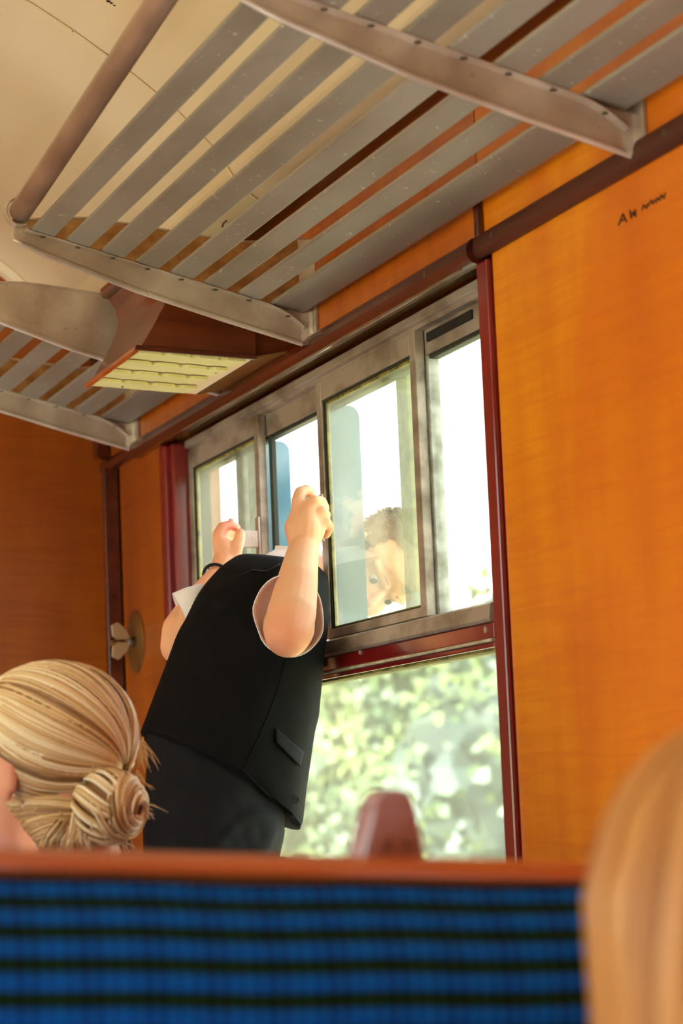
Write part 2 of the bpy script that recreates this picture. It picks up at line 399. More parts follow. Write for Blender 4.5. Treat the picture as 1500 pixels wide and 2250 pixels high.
# stencilled mark on the panel: illegible dark strokes
def stroke(pts, r=.0016):
    return [PN(x, y, .0008) for x, y in pts]
gi = G()
for pts in ([(1358, 495), (1368, 470), (1376, 488)], [(1362, 486), (1373, 481)], [(1383, 462), (1386, 480), (1392, 468), (1396, 477), (1394, 460)], [(1384, 470), (1396, 464)],
            [(1410, 462), (1413, 450), (1420, 458), (1422, 448)], [(1424, 452), (1430, 440), (1434, 448), (1438, 438)], [(1441, 446), (1444, 434), (1449, 440), (1452, 428), (1458, 436), (1461, 424)]):
    gi.tube(stroke(pts), .0009, 6)
gi.mk('stencilled_mark', M['ink'], wall)

# ---- end wall
ce = thing('wall_back', (0, 4.62, 0), kind='structure')
CEIL = [(1.128, 2.170), (1.100, 2.178), (1.078, 2.190), (1.055, 2.215), (1.040, 2.240), (1.003, 2.272), (.960, 2.308), (.897, 2.350), (.853, 2.376), (.794, 2.410), (.735, 2.440), (.66, 2.472), (.55, 2.512), (.42, 2.548), (.28, 2.575), (.1, 2.597), (-.115, 2.605)]
XM = -.115
FULL = CEIL + [(2 * XM - x, z) for x, z in reversed(CEIL[:-1])]
base = [(-1.45, 0), (1.32, 0)]
g = G(); pol = [(1.42, 0.0), (1.26, 2.2)] + [(x, z + .01) for x, z in FULL] + [(-1.53, 2.2), (-1.53, 0.0)]
g.prism([Vector((x, 4.62, z)) for x, z in pol], [Vector((x, 4.68, z)) for x, z in pol]); g.mk('partition_board', M['brown'], ce)
for x0, x1 in ((-1.3, -.5), (.42, 1.1)):
    pass
g = G(); 
g.loft([[Vector((x - (.0), yy, z - dz)) for (yy, dz) in ((4.62, -.004), (4.592, -.004), (4.588, .004), (4.600, .018), (4.62, .022))] for x, z in FULL], cap=True)
g.mk('cove_moulding', M['cream'], ce)
G().box(.40, .43, 4.60, 4.62, .02, 2.4).mk('door_post', M['mahog'], ce, bevel=.003)
G().box(-.66, -.63, 4.60, 4.62, .02, 2.4).mk('door_post', M['mahog'], ce, bevel=.003)
d1 = thing('door_1', (-.115, 4.61, .02), kind='structure')
G().box(-.628, .398, 4.598, 4.618, .02, 2.05).mk('door_leaf', M['brown'], d1, bevel=.003)
G().tube([(.30, 4.598, 1.0), (.30, 4.55, 1.0), (.22, 4.545, 1.0)], .009, 10).mk('door_handle', M['alu'], d1, smooth=True)
# ---- ceiling: sheets meeting at transverse seams
cl = thing('ceiling', (XM, 1.7, 2.605), kind='structure')
YS = 3.452
for (a_, b_) in ((-1.2, .63), (.634, 2.04), (2.044, YS - .002), (YS + .002, YF)):
    g = G(); th = .006
    ys = [a_ + .001, b_ - .001]
    g.loft([[Vector((x, y_, z)) for y_ in ys] + [Vector((x, y_, z + th)) for y_ in reversed(ys)] for x, z in FULL])
    g.mk('ceiling_sheet', M['cream'], cl, smooth=False)
g = G(); g.loft([[Vector((x, -1.2, z + .012)), Vector((x, YF, z + .012)), Vector((x, YF, z + .05)), Vector((x, -1.2, z + .05))] for x, z in FULL]); g.mk('roof_shell', M['creamdark'], cl)
for y_ in (YS + .012,):
    g = G(); g.loft([[Vector((x, y_ + a_, z + b_)) for a_, b_ in ((-.008, .003), (-.006, -.0018), (.006, -.0018), (.008, .003))] for x, z in FULL]); g.mk('seam_strip', M['cream'], cl)
# paint chips and the little hook
def onceil(px, py):
    r = ray(px, py); best = None
    for i in range(len(FULL) - 1):
        (x0, z0), (x1, z1) = FULL[i], FULL[i + 1]
        nx, nz = -(z1 - z0), (x1 - x0); den = nx * r.x + nz * r.z
        if abs(den) < 1e-9: continue
        t = (nx * (x0 - CAM.x) + nz * (z0 - CAM.z)) / den; p = CAM + r * t
        if min(x0, x1) - 1e-4 <= p.x <= max(x0, x1) + 1e-4 and t > 0: return p
    return PY(px, py, 3)
g = G()
for (x_, y_, s_) in ((240, 3, .006), (246, 7, .0045), (252, 12, .003), (160, 69, .002), (238, 121, .003)):
    p = onceil(x_, y_); g.ico(p, (s_, s_ * .7, .0012), 1)
g.mk('paint_chip', M['chip'], cl)
hk = [onceil(494, 488), onceil(496, 481), onceil(503, 475)]
G().tube([p + Vector((-.004, 0, -.008)) for p in hk], .0016, 6).mk('hook', M['screw'], cl)
# ---- floor, left wall, near end
fl = G().box(-1.55, 1.32, YN, YF, -.05, 0).mk('floor', M['floor'], base=(XM, 1.7, 0)); tag(fl, kind='structure')
wl = thing('wall_left', (-1.45, 1.7, 0), kind='structure')
g = G()
bays = [(-.85, .45), (.85, 2.15), (2.65, 3.95)]
yy = YN
for (a_, b_) in bays:
    g.box(-1.52, -1.45, yy, a_, 0, 2.17); g.box(-1.52, -1.45, a_, b_, 0, .82); g.box(-1.52, -1.45, a_, b_, 1.93, 2.17); yy = b_
g.box(-1.52, -1.45, yy, YF, 0, 2.17); g.mk('wall_core', M['orange'], wl)
for i, (a_, b_) in enumerate(bays):
    wn = thing('window_%d' % (i + 2), (-1.48, (a_ + b_) / 2, .82), kind='structure')
    g = G(); g.box(-1.5, -1.44, a_ - .02, a_ + .02, .8, 1.95); g.box(-1.5, -1.44, b_ - .02, b_ + .02, .8, 1.95); g.box(-1.5, -1.44, a_ + .02, b_ - .02, .8, .84); g.box(-1.5, -1.44, a_ + .02, b_ - .02, 1.91, 1.95)
    g.box(-1.49, -1.45, a_ + .02, b_ - .02, 1.46, 1.50)
    g.mk('window_frame', M['red'], wn, bevel=.003)
    G().box(-1.482, -1.478, a_ + .02, b_ - .02, .84, 1.91).mk('window_pane', M['glass_clear'], wn)
    portal('window_portal', (-1.55, (a_ + b_) / 2, 1.37), 1.1, 1.3, (0, -math.pi / 2, 0))
wf = G().box(-1.52, 1.32, YN - .06, YN, 0, 2.62).mk('wall_front', M['brown'], base=(XM, YN, 0)); tag(wf, kind='structure')
portal('window_portal', Wp(-.12, (wy0 + wy1) / 2, .24), 1.07, 1.36, (0, math.pi / 2 - A, 0))

# ================================================================ WINDOW 1
W1 = thing('window_1', Wp(WN, 3.46, wh0), kind='structure')
s = WS
def wb(name, n0, n1, y0, y1, h0, h1, mt, par=None, bev=.0015, label=None):
    return G().wbox(n0, n1, y0, y1, h0, h1).mk(name, mt, par or W1, bevel=bev, label=label)
Yr = 2.715 * s; Yl = 4.145
# head rail: stepped channel
G().wprism([(-.075, .7615), (-.026, .7615), (-.024, .760), (-.024, .748), (-.032, .746), (-.032, .741), (-.075, .741)], wy0, Yl).mk('head_rail', M['winalu'], W1, bevel=.001)
wb('shadow_gap', -.075, -.045, wy0, Yl, .762, .776, M['black'])  # solid black bar stands in for the shade between soffit and head rail
wb('head_track', -.072, -.046, wy0, Yl, .706, .742, M['winalu'])
wb('track_seal', -.066, -.050, wy0, Yl, .700, .706, M['rubber'])
wb('latch_slot', -.0465, -.043, 2.86, 3.02, .722, .735, M['black'], bev=.001)
# sill
G().wprism([(-.075, .312), (-.018, .312), (-.016, .316), (-.018, .335), (-.024, .338), (-.075, .341)], wy0, Yl).mk('sill_rail', M['winalu'], W1, bevel=.001)
wb('sill_board', -.075, -.022, wy0, Yl, .291, .3118, M['red'])
wb('sill_bead', -.075, -.017, wy0, Yl, .2865, .2905, M['white_bead'], bev=.001)
wb('lower_transom', -.075, -.022, wy0, Yl, .279, .2863, M['red'])
wb('glazing_bead', -.060, -.026, wy0, Yl, .2755, .2788, M['grime'], bev=.001)
for (x_, y_) in ((792, 1432), (1068, 1384)):
    Y_, h_ = YH(x_, y_, -.022); G().disc(Wp(-.022, Y_, h_), NV, .0045, .002, 14).mk('screw', M['alu'], W1, smooth=False)
Y_, h_ = YH(706, 1449, -.022)
cp = wb('catch_plate', -.022, -.014, Y_ - .010, Y_ + .010, h_ - .012, h_ + .010, M['white_bead'], label='small pale metal catch plate with dark hole')
G().disc(Wp(-.0142, Y_, h_), NV, .0025, .0005, 10).mk('catch_hole', M['black'], cp)
# jambs and surround
wb('near_post', -.034, .006, yr, yr + .034, wh0 - .03, .764, M['red'], bev=.003)
wb('near_jamb', -.075, -.034, wy0 - .02, wy0 + .004, wh0, .78, M['red'])
wb('far_jamb', -.075, .0, Yl, Yl + .02, wh0 - .03, .758, M['red'], bev=.004)
wb('far_post', -.034, .010, Yl + .02, Yl + .055, wh0 - .03, .758, M['red'], bev=.005)
wb('far_fillet', -.034, .003, Yl + .055, Yl + .078, wh0 - .03, .758, M['mahog'], bev=.003)
wb('bottom_rail', -.075, .0, wy0, Yl, wh0 - .03, wh0, M['red'])
wb('lower_pane', -.046, -.041, wy0, Yl, wh0, .2755, M['glass_low'], bev=0)
# fixed near pane (rear track)
C0, C1 = wy0, 3.19
wb('fixed_pane', -.060, -.056, C0, C1, .342, .706, M['glass_clear'], bev=0)
G().wbox(-.064, -.046, YH(948, 1000, -.046)[0], YH(940, 1000, -.046)[0], .341, .706).mk('fixed_mullion', M['winpale'], W1, bevel=.0015)
yb0, yb1 = YH(900, 1000, -.062)[0], YH(876, 1000, -.062)[0]
wb('outer_mullion', -.078, -.062, yb0, yb1, .341, .735, M['grime'])
# far fixed pane mullion
yb2, yb3 = YH(572, 1100, -.062)[0], YH(549, 1100, -.062)[0]
wb('outer_mullion', -.078, -.062, yb2 + .02, yb2 + .065, .341, .735, M['winpale'])
wb('far_fixed_stile', -.078, -.060, 3.915, 3.955, .341, .735, M['winpale'])
# sliding sashes
def sash(y0, y1, hy, handle_side, rodn):
    f = G(); h0, h1 = .3405, .741; nb, nf = -.0445, -.030
    st = .021
    f.wbox(nb, nf, y0, y0 + st, h0, h1); f.wbox(nb, nf, y1 - st, y1, h0, h1)
    f.wbox(nb, nf, y0 + st, y1 - st, h1 - .031, h1); f.wbox(nb, nf, y0 + st, y1 - st, h0, h0 + .014)
    o = f.mk('sliding_sash', M['winalu'], W1, bevel=.0012)
    q = G(); e = .0035
    ya, yb, ha, hb = y0 + st, y1 - st, h0 + .014, h1 - .031
    q.wbox(-.040, -.0335, ya, ya + e, ha, hb); q.wbox(-.040, -.0335, yb - e, yb, ha, hb); q.wbox(-.040, -.0335, ya + e, yb - e, hb - e, hb); q.wbox(-.040, -.0335, ya + e, yb - e, ha, ha + e * .7)
    q.mk('glazing_seal', M['rubber'], o)
    q = G(); e2 = .0075
    q.wbox(-.0405, -.036, ya + e, ya + e2, ha + e, hb - e); q.wbox(-.0405, -.036, yb - e2, yb - e, ha + e, hb - e); q.wbox(-.0405, -.036, ya + e2, yb - e2, hb - e2, hb - e); q.wbox(-.0405, -.036, ya + e2, yb - e2, ha + e * .7, ha + e2 * .6)
    q.mk('dirt_edge', M['grime'], o)
    G().wbox(-.039, -.0365, ya + .001, yb - .001, ha + .001, hb - .001).mk('sash_pane', M['glass'], o)
    yh = (y0 + .010) if handle_side < 0 else (y1 - .010)
    hd = G()
    hd.wbox(-.030, -.026, yh - .008, yh + .008, hy - .038, hy + .036)
    if handle_side < 0: hd.wbox(-.026, rodn + .002, yh - .006, yh + .006, hy - .015, hy + .013)
    for k_ in (-1, 1) if handle_side > 0 else ():
        hd.wbox(-.026, rodn + .002, yh - .0055, yh + .0055, hy + k_ * .026 - .005, hy + k_ * .026 + .005)
    hd.tube([Wp(rodn, yh, hy - .034), Wp(rodn, yh, hy + .034)], .0045, 12)
    hd.mk('sash_handle', M['alu'], o, bevel=.0008)
    return o
_, hB = YH(712, 1135, -.028); _, hA = YH(556, 1188, -.028)
yB0, yB1 = wy(921, 1000), wy(699, 1000)
sash(yB0, yB1, hB, 1, -.006)
yA0, yA1 = wy(571, 1100), wy(416, 1100)
sash(yA0, yA1, hA, -1, .018)
# side guide blocks beside opening and blue strips with a rounded corner
def fin(xl, xr, ytop, n0, n1):
    Ym = YH(xr, 1100, n1)[0]; ht = YH(xr, ytop, n1)[1]; h0 = .345
    pts = [(n0, h0), (n1, h0)]
    R = .018
    for k_ in range(7):
        t = math.pi / 2 * k_ / 6; pts.append((n1 + R - R * math.cos(t), ht - R + R * math.sin(t)))
    pts.append((n0, ht))
    G().wprism(pts, Ym, Ym + .003).mk('draught_strip', M['fin'], W1, label='pale blue see-through upright strip with a rounded corner')
fin(583, 640, 967, -.047, -.095); fin(720, 797, 887, -.047, -.105)
wb('outer_guide', -.056, -.047, yA0 - .018, yA0 - .004, .341, .706, M['rubber'])

# ================================================================ LUGGAGE RACKS
SL = [(.437, .403), (.385, .351), (.333, .299), (.280, .246), (.228, .194), (.176, .142), (.123, .089)]
def sh(n): return .939 - (.437 - n) * .2665           # slat underside height in the wall frame
BOT = [(.470, .930), (.415, .906), (.278, .857), (.138, .816), (.024, .785), (.0, .778)]
def interp(tab, n):
    tab = sorted(tab)
    if n <= tab[0][0]: return tab[0][1]
    for (a_, b_), (c_, d_) in zip(tab, tab[1:]):
        if n <= c_: return b_ + (d_ - b_) * (n - a_) / (c_ - a_)
    return tab[-1][1]
LIP = [(0, .945), (.02, .947), (.10, .938), (.17, .944), (.27, .956), (.35, .964), (.40, .962), (.44, .957)]
def bracket(par, Y, end):
    """cast bracket: deep web, screw flange under the slats, rolled lower rim, foot flange on the wall; end=+1/-1 has a raised lip"""
    root = G(); t = .004
    ns = [i / 40 * .462 for i in range(41)]
    top = [(n, (interp(LIP, n) if end else sh(n) + .003)) for n in ns]
    bot = [(n, interp(BOT, n)) for n in ns]
    fil = lambda n: .014 * max(0, 1 - n / .03) ** 2      # web swells into its foot
    rings = []
    for n in ns:
        a_, b_ = interp(BOT, n), (interp(LIP, n) if end else sh(n) + .003)
        b_ = max(b_, a_ + .01); e = t / 2 + fil(n)
        rings.append([Wp(n, Y - e, a_), Wp(n, Y + e, a_), Wp(n, Y + e * .8, b_), Wp(n, Y - e * .8, b_)])
    root.loft(rings)
    o = root.mk('bracket', M['alu'], par, smooth=False, bevel=.001)
    fg = G()
    sides = (-1, 1) if not end else (-end,)
    for sd_ in sides:
        rr = []
        for n in [.020 + i / 30 * .425 for i in range(31)]:
            drop = .018 * max(0, 1 - (n - .02) / .06) ** 2
            h_ = sh(n) - .0035 - drop
            y_a, y_b = Y, Y + sd_ * .015
            rr.append([Wp(n, y_a, h_), Wp(n, y_b, h_ + .001), Wp(n, y_b, h_ + .003), Wp(n, y_a, h_ + .004)])
        fg.loft(rr)
    fg.mk('screw_flange', M['alu'], o, bevel=.0006)
    rg = G(); rg.tube([Wp(n, Y, interp(BOT, n) + .001) for n in ns], [.0045] * 38 + [.004, .0035, .003], 10)
    rg.mk('rolled_rim', M['alu'], o, smooth=True)
    if end:
        rg = G(); rg.tube([Wp(n, Y, interp(LIP, n)) for n in ns], .0028, 8); rg.mk('lip_bead', M['alu'], o, smooth=True)
        rr = []
        for n in ns[2:-2]:
            e = t / 2 + fil(n) + .0006; a_ = sh(n) + .004; b_ = interp(LIP, n) - .002
            rr.append([Wp(n, Y - end * e, a_), Wp(n, Y - end * (e - .0012), a_), Wp(n, Y - end * (e - .0012), b_), Wp(n, Y - end * e, b_)])
        G().loft(rr).mk('dusty_face', M['dust'], o)
    ft = G(); k = 12; pts = []
    h0, h1, hw = .772, .880, .021
    pts = [(-hw, h0 + .012), (-hw * .6, h0), (hw * .6, h0), (hw, h0 + .012), (hw, h1 - .016), (hw * .6, h1), (-hw * .6, h1), (-hw, h1 - .016)]
    ft.prism([Wp(.0, Y + a_, b_) for a_, b_ in pts], [Wp(.0065, Y + a_, b_) for a_, b_ in pts])
    f_ = ft.mk('foot_plate', M['alu'], o, bevel=.002)
    G().disc(Wp(.0065, Y - .011, .862), NV, .0045, .0008, 14).mk('screw', M['screw'], f_) if False else None
    # hook round the tube
    c_ = (.452, .968); R = .0195; hk_ = []
    for i in range(13):
        t_ = -math.pi * .62 + (math.pi * 1.22) * i / 12
        hk_.append((c_[0] + R * math.cos(t_), c_[1] + R * math.sin(t_)))
    hg = G()
    if not end:
        f_ = (2.28 - Y) / 1.07; c2_ = (.486 + .030 * f_, 1.004 + .030 * f_)
        hg.tube([Wp(.440, Y, .950), Wp(.462, Y, .962), Wp(c2_[0] - .002, Y, c2_[1] - .024), Wp(c2_[0], Y, c2_[1] - .013)], [.010, .009, .008, .009], 12)
        hk_ = []
    rr = []
    for i, (n, h) in enumerate(hk_):
        dx, dh = (n - c_[0]) / R, (h - c_[1]) / R
        rr.append([Wp(n, Y - .010, h), Wp(n, Y + .006, h), Wp(n + dx * .0035, Y + .006, h + dh * .0035), Wp(n + dx * .0035, Y - .010, h + dh * .0035)])
    if rr: hg.loft(rr)
    hg.mk('tube_hook', M['alu'], o, bevel=.0008)
    # screws under the flange and in the foot
    nn = [(a_ + b_) / 2 for a_, b_ in SL] + [.045]
    q = None
    for sd_ in sides:
        for n in nn:
            hh = sh(n) - .0035 - .018 * max(0, 1 - (n - .02) / .06) ** 2
            if q is None:
                q = G().disc(Wp(n, Y + sd_ * .009, hh), -UV, .0042, .0012, 12).mk('screw', M['screw'], o); q0 = (n, sd_, hh)
            else: copies(q, [WY(n - q0[0], (sd_ - q0[1]) * .009, hh - q0[2])], o)
    G().disc(Wp(.0064, Y - .012, .858), NV, .0045, .0012, 14).mk('screw', M['screw'], o)
    return o
def rack(label, y0, y1, brs, tubepts):
    r_ = thing('luggage_rack', Wp(0, (y0 + y1) / 2, .778), label, 'luggage rack', 'aluminium luggage racks along the wall')
    for Y, e in brs: bracket(r_, Y, e)
    n0, n1 = SL[0]; ns = .0
    g = G(); dh = .2665
    g.prism([Wp(n, y0, sh(n) + z) for n, z in ((n0, 0), (n1, 0), (n1, .006), (n0, .006))], [Wp(n, y1, sh(n) + z) for n, z in ((n0, 0), (n1, 0), (n1, .006), (n0, .006))])
    sl = g.mk('slat', M['slat'], r_, bevel=.0022)
    copies(sl, [WY(a_ - n0, 0, sh(a_) - sh(n0)) for a_, b_ in SL[1:]], r_)
    pa = [(.072, sh(.072)), (.020, sh(.020) + .004), (.012, sh(.02) + .006), (.012, sh(.02) + .022), (.018, sh(.02) + .022), (.022, sh(.02) + .010), (.072, sh(.072) + .006)]
    G().wprism(pa, y0, y1).mk('wall_angle', M['slat'], r_, bevel=.002)
    tb = G().tube(tubepts, .0165, 24)
    tb.mk('front_tube', M['tube'], r_, smooth=True)
    return r_
rack('long aluminium slatted luggage rack overhead, nearest the camera', 1.0, 3.352, ((1.21, 0), (2.28, 0), (3.355, 1)),
     [Wp(.452, 3.347, .968), Wp(.455, 3.25, .9705), Wp(.478, 2.5, .997), Wp(.492, 2.05, 1.012), Wp(.51, 1.5, 1.03), Wp(.52, 1.0, 1.045)])
rack('short aluminium slatted luggage rack by the end wall, behind the lamp', 3.793, 4.377, ((3.79, -1), (4.38, 1)),
     [Wp(.452, 3.795, .968), Wp(.452, 4.372, .968)])
# ================================================================ LAMP
LY0, LY1 = 3.43, 3.75
lamp = thing('wall_lamp', Wp(0, (LY0 + LY1) / 2, .79), 'tapered mahogany reading lamp with a cream louvred underside, between the racks', 'lamp')
cD, cC = (.257, .786), (.070, .775)
prof = [(.254, .788), (.244, .803), (.228, .830), (.214, .856), (.205, .876), (.201, .897), (.206, .915), (.216, .930), (.216, .940), (.070, .940), (.070, .778)]
G().wprism(prof, LY0, LY1).mk('lamp_body', M['lampwood'], lamp, bevel=.0015)
G().wprism([(.205, .931), (.224, .935), (.229, .942), (.227, .952), (.218, .958), (.205, .957), (.068, .957), (.068, .940)], LY0 - .006, LY1 + .008).mk('cornice_moulding', M['mahog'], lamp, bevel=.002)
G().wprism([(.264, .783), (.261, .791), (.250, .790), (.070, .780), (.070, .773)], LY0 - .003, LY0 + .003).mk('bottom_bead', M['mahog'], lamp, bevel=.001)
G().wprism([(.262, .7835), (.259, .7915), (.252, .789), (.254, .7822)], LY0 + .003, LY1 + .002).mk('bottom_bead', M['rail'], lamp, bevel=.001)
G().wprism([(.068, .780), (.068, .93), (.002, .93), (.002, .792), (.010, .789)], LY0 + .012, LY1 - .004).mk('wall_mount', M['black'] if False else M['lampwood'], lamp, bevel=.001)
G().wprism([(.070, .7755), (.070, .779), (.006, .791), (.006, .788)], LY0 + .004, LY1).mk('mount_soffit', M['soffit'], lamp)
# louvres: four notched blades stepping up
def hb(n): return cC[1] + (n - cC[0]) * (cD[1] - cC[1]) / (cD[0] - cC[0])
q = G(); q.wprism([(.253, hb(.253) + .001), (.072, hb(.072) + .001), (.072, hb(.072) + .0018), (.253, hb(.253) + .0018)], LY0 + .004, LY1 - .002); q.mk('louvre_back', M['louv2'], lamp)
for i in range(4):
    y1 = LY1 - .002 - i * .079; y0 = y1 - .0772
    nstop = [.092, .098, .090, .086][i]; pts = []
    n = .2535; pts.append((n, y1)); pts.append((n, y0))
    for c in (.215, .170, .125):
        c += .006 * math.sin(i * 2.1) ; pts += [(c + .010, y0 + .001), (c, y0 + .010), (c - .010, y0 - .001)]
    pts += [(nstop, y0), (nstop, y1)]
    tilt = lambda y_: (y1 - y_) / .08 * .0065
    A_ = [Wp(n_, y_, hb(n_) + .0006 - tilt(y_)) for n_, y_ in pts]; B_ = [p + UV * .005 for p in A_]
    G().prism(A_, B_).mk('louvre_blade', M['diff'], lamp)
for (n_, y_) in ((.205, LY1 - .03), (.105, LY1 - .05), (.098, LY1 - .20), (.088, LY0 + .02)):
    G().disc(Wp(n_, y_, hb(n_) - .0022), -UV, .0022, .001, 10).mk('rivet', M['chip'], lamp)
# ================================================================ WING KNOB
kY, kH = YH(300, 1410)
kn = thing('wing_knob', Wp(0, kY, kH - .05), 'brass wing knob on a round wall disc beside the window', 'knob')
G().disc(Wp(0, kY, kH), NV, .060, .004, 40).mk('backplate', M['plate'], kn, bevel=.001)
G().tube([Wp(.004, kY, kH), Wp(.02, kY, kH)], [.010, .006], 16).mk('spindle', M['screw'], kn, smooth=True)
for sgn in (1, -1):
    pts = [(.012, sgn * .003), (.020, sgn * .022), (.036, sgn * .036), (.050, sgn * .030), (.048, sgn * .010), (.040, sgn * .002)]
    G().prism([Wp(n_, kY - .003, kH + .002 + h_) for n_, h_ in pts], [Wp(n_, kY + .004, kH + .002 + h_) for n_, h_ in pts]).mk('wing', M['wing'], kn, bevel=.0018)
G().disc(Wp(.045, kY, kH - .002), NV, .006, .006, 16).mk('spindle_cap', M['plate'], kn)

# ================================================================ BENCHES
def ribbed(name, par, x0, x1, start, dirs, pitch=.0215, ribs=16, per=12, sgn=-1, depth=.0035):
    """padded back: a profile of rounded ribs running down from start; dirs gives the lean (degrees) rib by rib"""
    y, z = start; prof = []; vals = []
    for r_ in range(ribs):
        th = math.radians(dirs[min(r_, len(dirs) - 1)])
        dy, dz = sgn * math.sin(th), -math.cos(th); ny, nz = sgn * math.cos(th), math.sin(th)
        for k_ in range(per):
            t = k_ / per; ph = .5 + .5 * math.cos(2 * math.pi * t)
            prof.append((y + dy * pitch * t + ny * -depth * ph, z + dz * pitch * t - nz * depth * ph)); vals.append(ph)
        y += dy * pitch; z += dz * pitch
    nx = 50; vs = []; fs = []; at = []
    for i in range(nx + 1):
        x = x0 + (x1 - x0) * i / nx
        sag = .0006 * math.sin(i * .9) + .0012 * math.sin(i * .21 + 1)
        e = min(1, min(i, nx - i) / 3); 
        for (yy_, zz_), a_ in zip(prof, vals): vs.append((x, yy_ - sgn * .02 * (1 - e) ** 2, zz_ + sag)); at.append(a_)
    n = len(prof)
    for i in range(nx):
        for j in range(n - 1): fs.append((i * n + j, i * n + j + 1, (i + 1) * n + j + 1, (i + 1) * n + j))
    # back closure
    k = len(vs); yb = start[0] + .03 * -sgn
    for i in (0, nx):
        pass
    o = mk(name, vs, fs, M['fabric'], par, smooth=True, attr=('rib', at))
    sd_ = o.modifiers.new('pad', 'SOLIDIFY'); sd_.thickness = .012; sd_.offset = -1 if sgn < 0 else 1
    return o
def bench(label, x0, x1, yb, sides, zt, lug=None):
    """two-seat bench back to back; yb = middle of the back"""
    b_ = thing('train_bench', ((x0 + x1) / 2, yb, 0), label, 'bench')
    dirs = [44, 36, 27, 14, 4, 0, -2, -3, -3, -2, 0, 2, 4, 6]
    ribbed('backrest', b_, x0, x1, (yb - .022, zt - .012), dirs, ribs=30, sgn=-1)
    ribbed('backrest', b_, x0, x1, (yb + .022, zt - .012), dirs, ribs=30, sgn=1)
    G().box(x0, x1, yb - .020, yb + .020, .42, zt - .012).mk('back_board', M['seatframe'], b_)
    rl = G(); sec = [(-.024, 0), (-.027, .004), (-.024, .011), (-.012, .0145), (.012, .0145), (.024, .011), (.027, .004), (.024, 0)]
    rl.prism([Vector((x0 - .012, yb + a_, zt - .012 + c_)) for a_, c_ in sec], [Vector((x1 + .004, yb + a_, zt - .012 + c_)) for a_, c_ in sec])
    rl.mk('top_rail', M['rail'], b_, bevel=.002)
    for sg in sides:
        g = G(); c = []
        ya, y2 = yb + sg * .13, yb + sg * .56
        lo, hi = min(ya, y2), max(ya, y2)
        g.box(x0 + .01, x1 - .01, lo, hi, .38, .50)
        g.mk('seat_cushion', M['fabric_plain'], b_, bevel=.03, seg=4)
        G().box(x0 + .01, x1 - .01, lo, hi, .33, .378).mk('seat_frame', M['seatframe'], b_, bevel=.004)
        for xx in (x0 + .05, x1 - .09):
            G().box(xx, xx + .04, (hi - .06 if sg > 0 else lo + .02), (hi - .02 if sg > 0 else lo + .06), .0, .33).mk('leg', M['seatframe'], b_, bevel=.004)
    return b_
nb_ = bench('blue ribbed train bench with a wooden top rail across the bottom foreground', .03, 1.175, 1.47, (-1,), 1.1535)
# wooden lug standing on the rail, with two screws
a_ = PY(780, 1893, 1.475); c_ = PY(925, 1893, 1.475); t0 = PY(818, 1742, 1.475); t1 = PY(892, 1742, 1.475)
xa, xb = a_.x, c_.x; zb = 1.150; zt_ = PY(855, 1734, 1.475).z; xm = (xa + xb) / 2; xt = (t1.x - t0.x) / 2
pts = [(xb, zb), (xm + xt * 1.28, zb + (zt_ - zb) * .72)]
for i in range(9):
    t = math.pi * i / 8; pts.append((xm + xt * 1.12 * math.cos(t), zt_ - .009 + .009 * math.sin(t)))
pts += [(xm - xt * 1.28, zb + (zt_ - zb) * .72), (xa, zb)]
lg = G().prism([Vector((x, 1.462, z)) for x, z in pts], [Vector((x + (xm - x) * .0 - .004, 1.484, z)) for x, z in pts]).mk('grab_lug', M['ear'], nb_, bevel=.003, label='rounded dark wood lug')
for sx in (-.0065, .008):
    G().disc((xm + sx, 1.462, zb + .014), (0, -1, 0), .0022, .0008, 12).mk('screw', M['chip'], lg)
g = G(); A0, B0 = PY(1085, 1890, 1.53), PY(1300, 1890, 1.53); pr = []
for i in range(13):
    t = i / 12; x = A0.x + (B0.x - A0.x) * t; hz = 1.150 + .0062 * math.sin(math.pi * min(1, t * 1.3 + .0)) ** .6 if t < .77 else 1.150
    pr.append([Vector((x, 1.505, 1.135)), Vector((x, 1.55, 1.135)), Vector((x, 1.55, hz)), Vector((x, 1.515, hz))])
g.loft(pr).mk('headrest_pad', M['fabric_plain'], nb_, bevel=.001)
bench('blue train bench the boy stands on, beside the window', .03, 1.165, 3.66, (-1,), 1.10)
bench('blue train bench the blond woman sits on, behind the nearest bench', .03, 1.165, 2.42, (1,), 1.06)

# ================================================================ PEOPLE
def frame(f, u):
    f = Vector(f).normalized(); u = Vector(u); u = (u - f * u.dot(f)).normalized(); r = f.cross(u)
    return Matrix((r, f, u)).transposed()          # columns: right, forward, up
def head_geo(g, c, R3, H):
    P = lambda x, y, z: Vector(c) + R3 @ Vector((x * H, y * H, z * H))
    E = lambda x, y, z, a, b, d, sub=3: g.ico(P(x, y, z), (a * H, b * H, d * H), sub, R3)
    E(0, -.06, .12, .355, .44, .38); E(0, .12, -.14, .27, .26, .34); E(0, .20, -.38, .13, .13, .12)
    for s_ in (-1, 1):
        E(s_ * .15, .20, -.17, .13, .15, .15); E(s_ * .365, -.03, -.07, .03, .085, .135)
        g.capsule(P(s_ * .24, .26, .085), P(s_ * .06, .355, .075), .035 * H, .04 * H)
        E(s_ * .05, .385, -.135, .035, .04, .03, 2)
    g.capsule(P(0, .34, .04), P(0, .425, -.11), .03 * H, .048 * H)
    E(0, .345, -.235, .10, .06, .035, 2); E(0, .335, -.275, .085, .06, .03, 2)
    return P
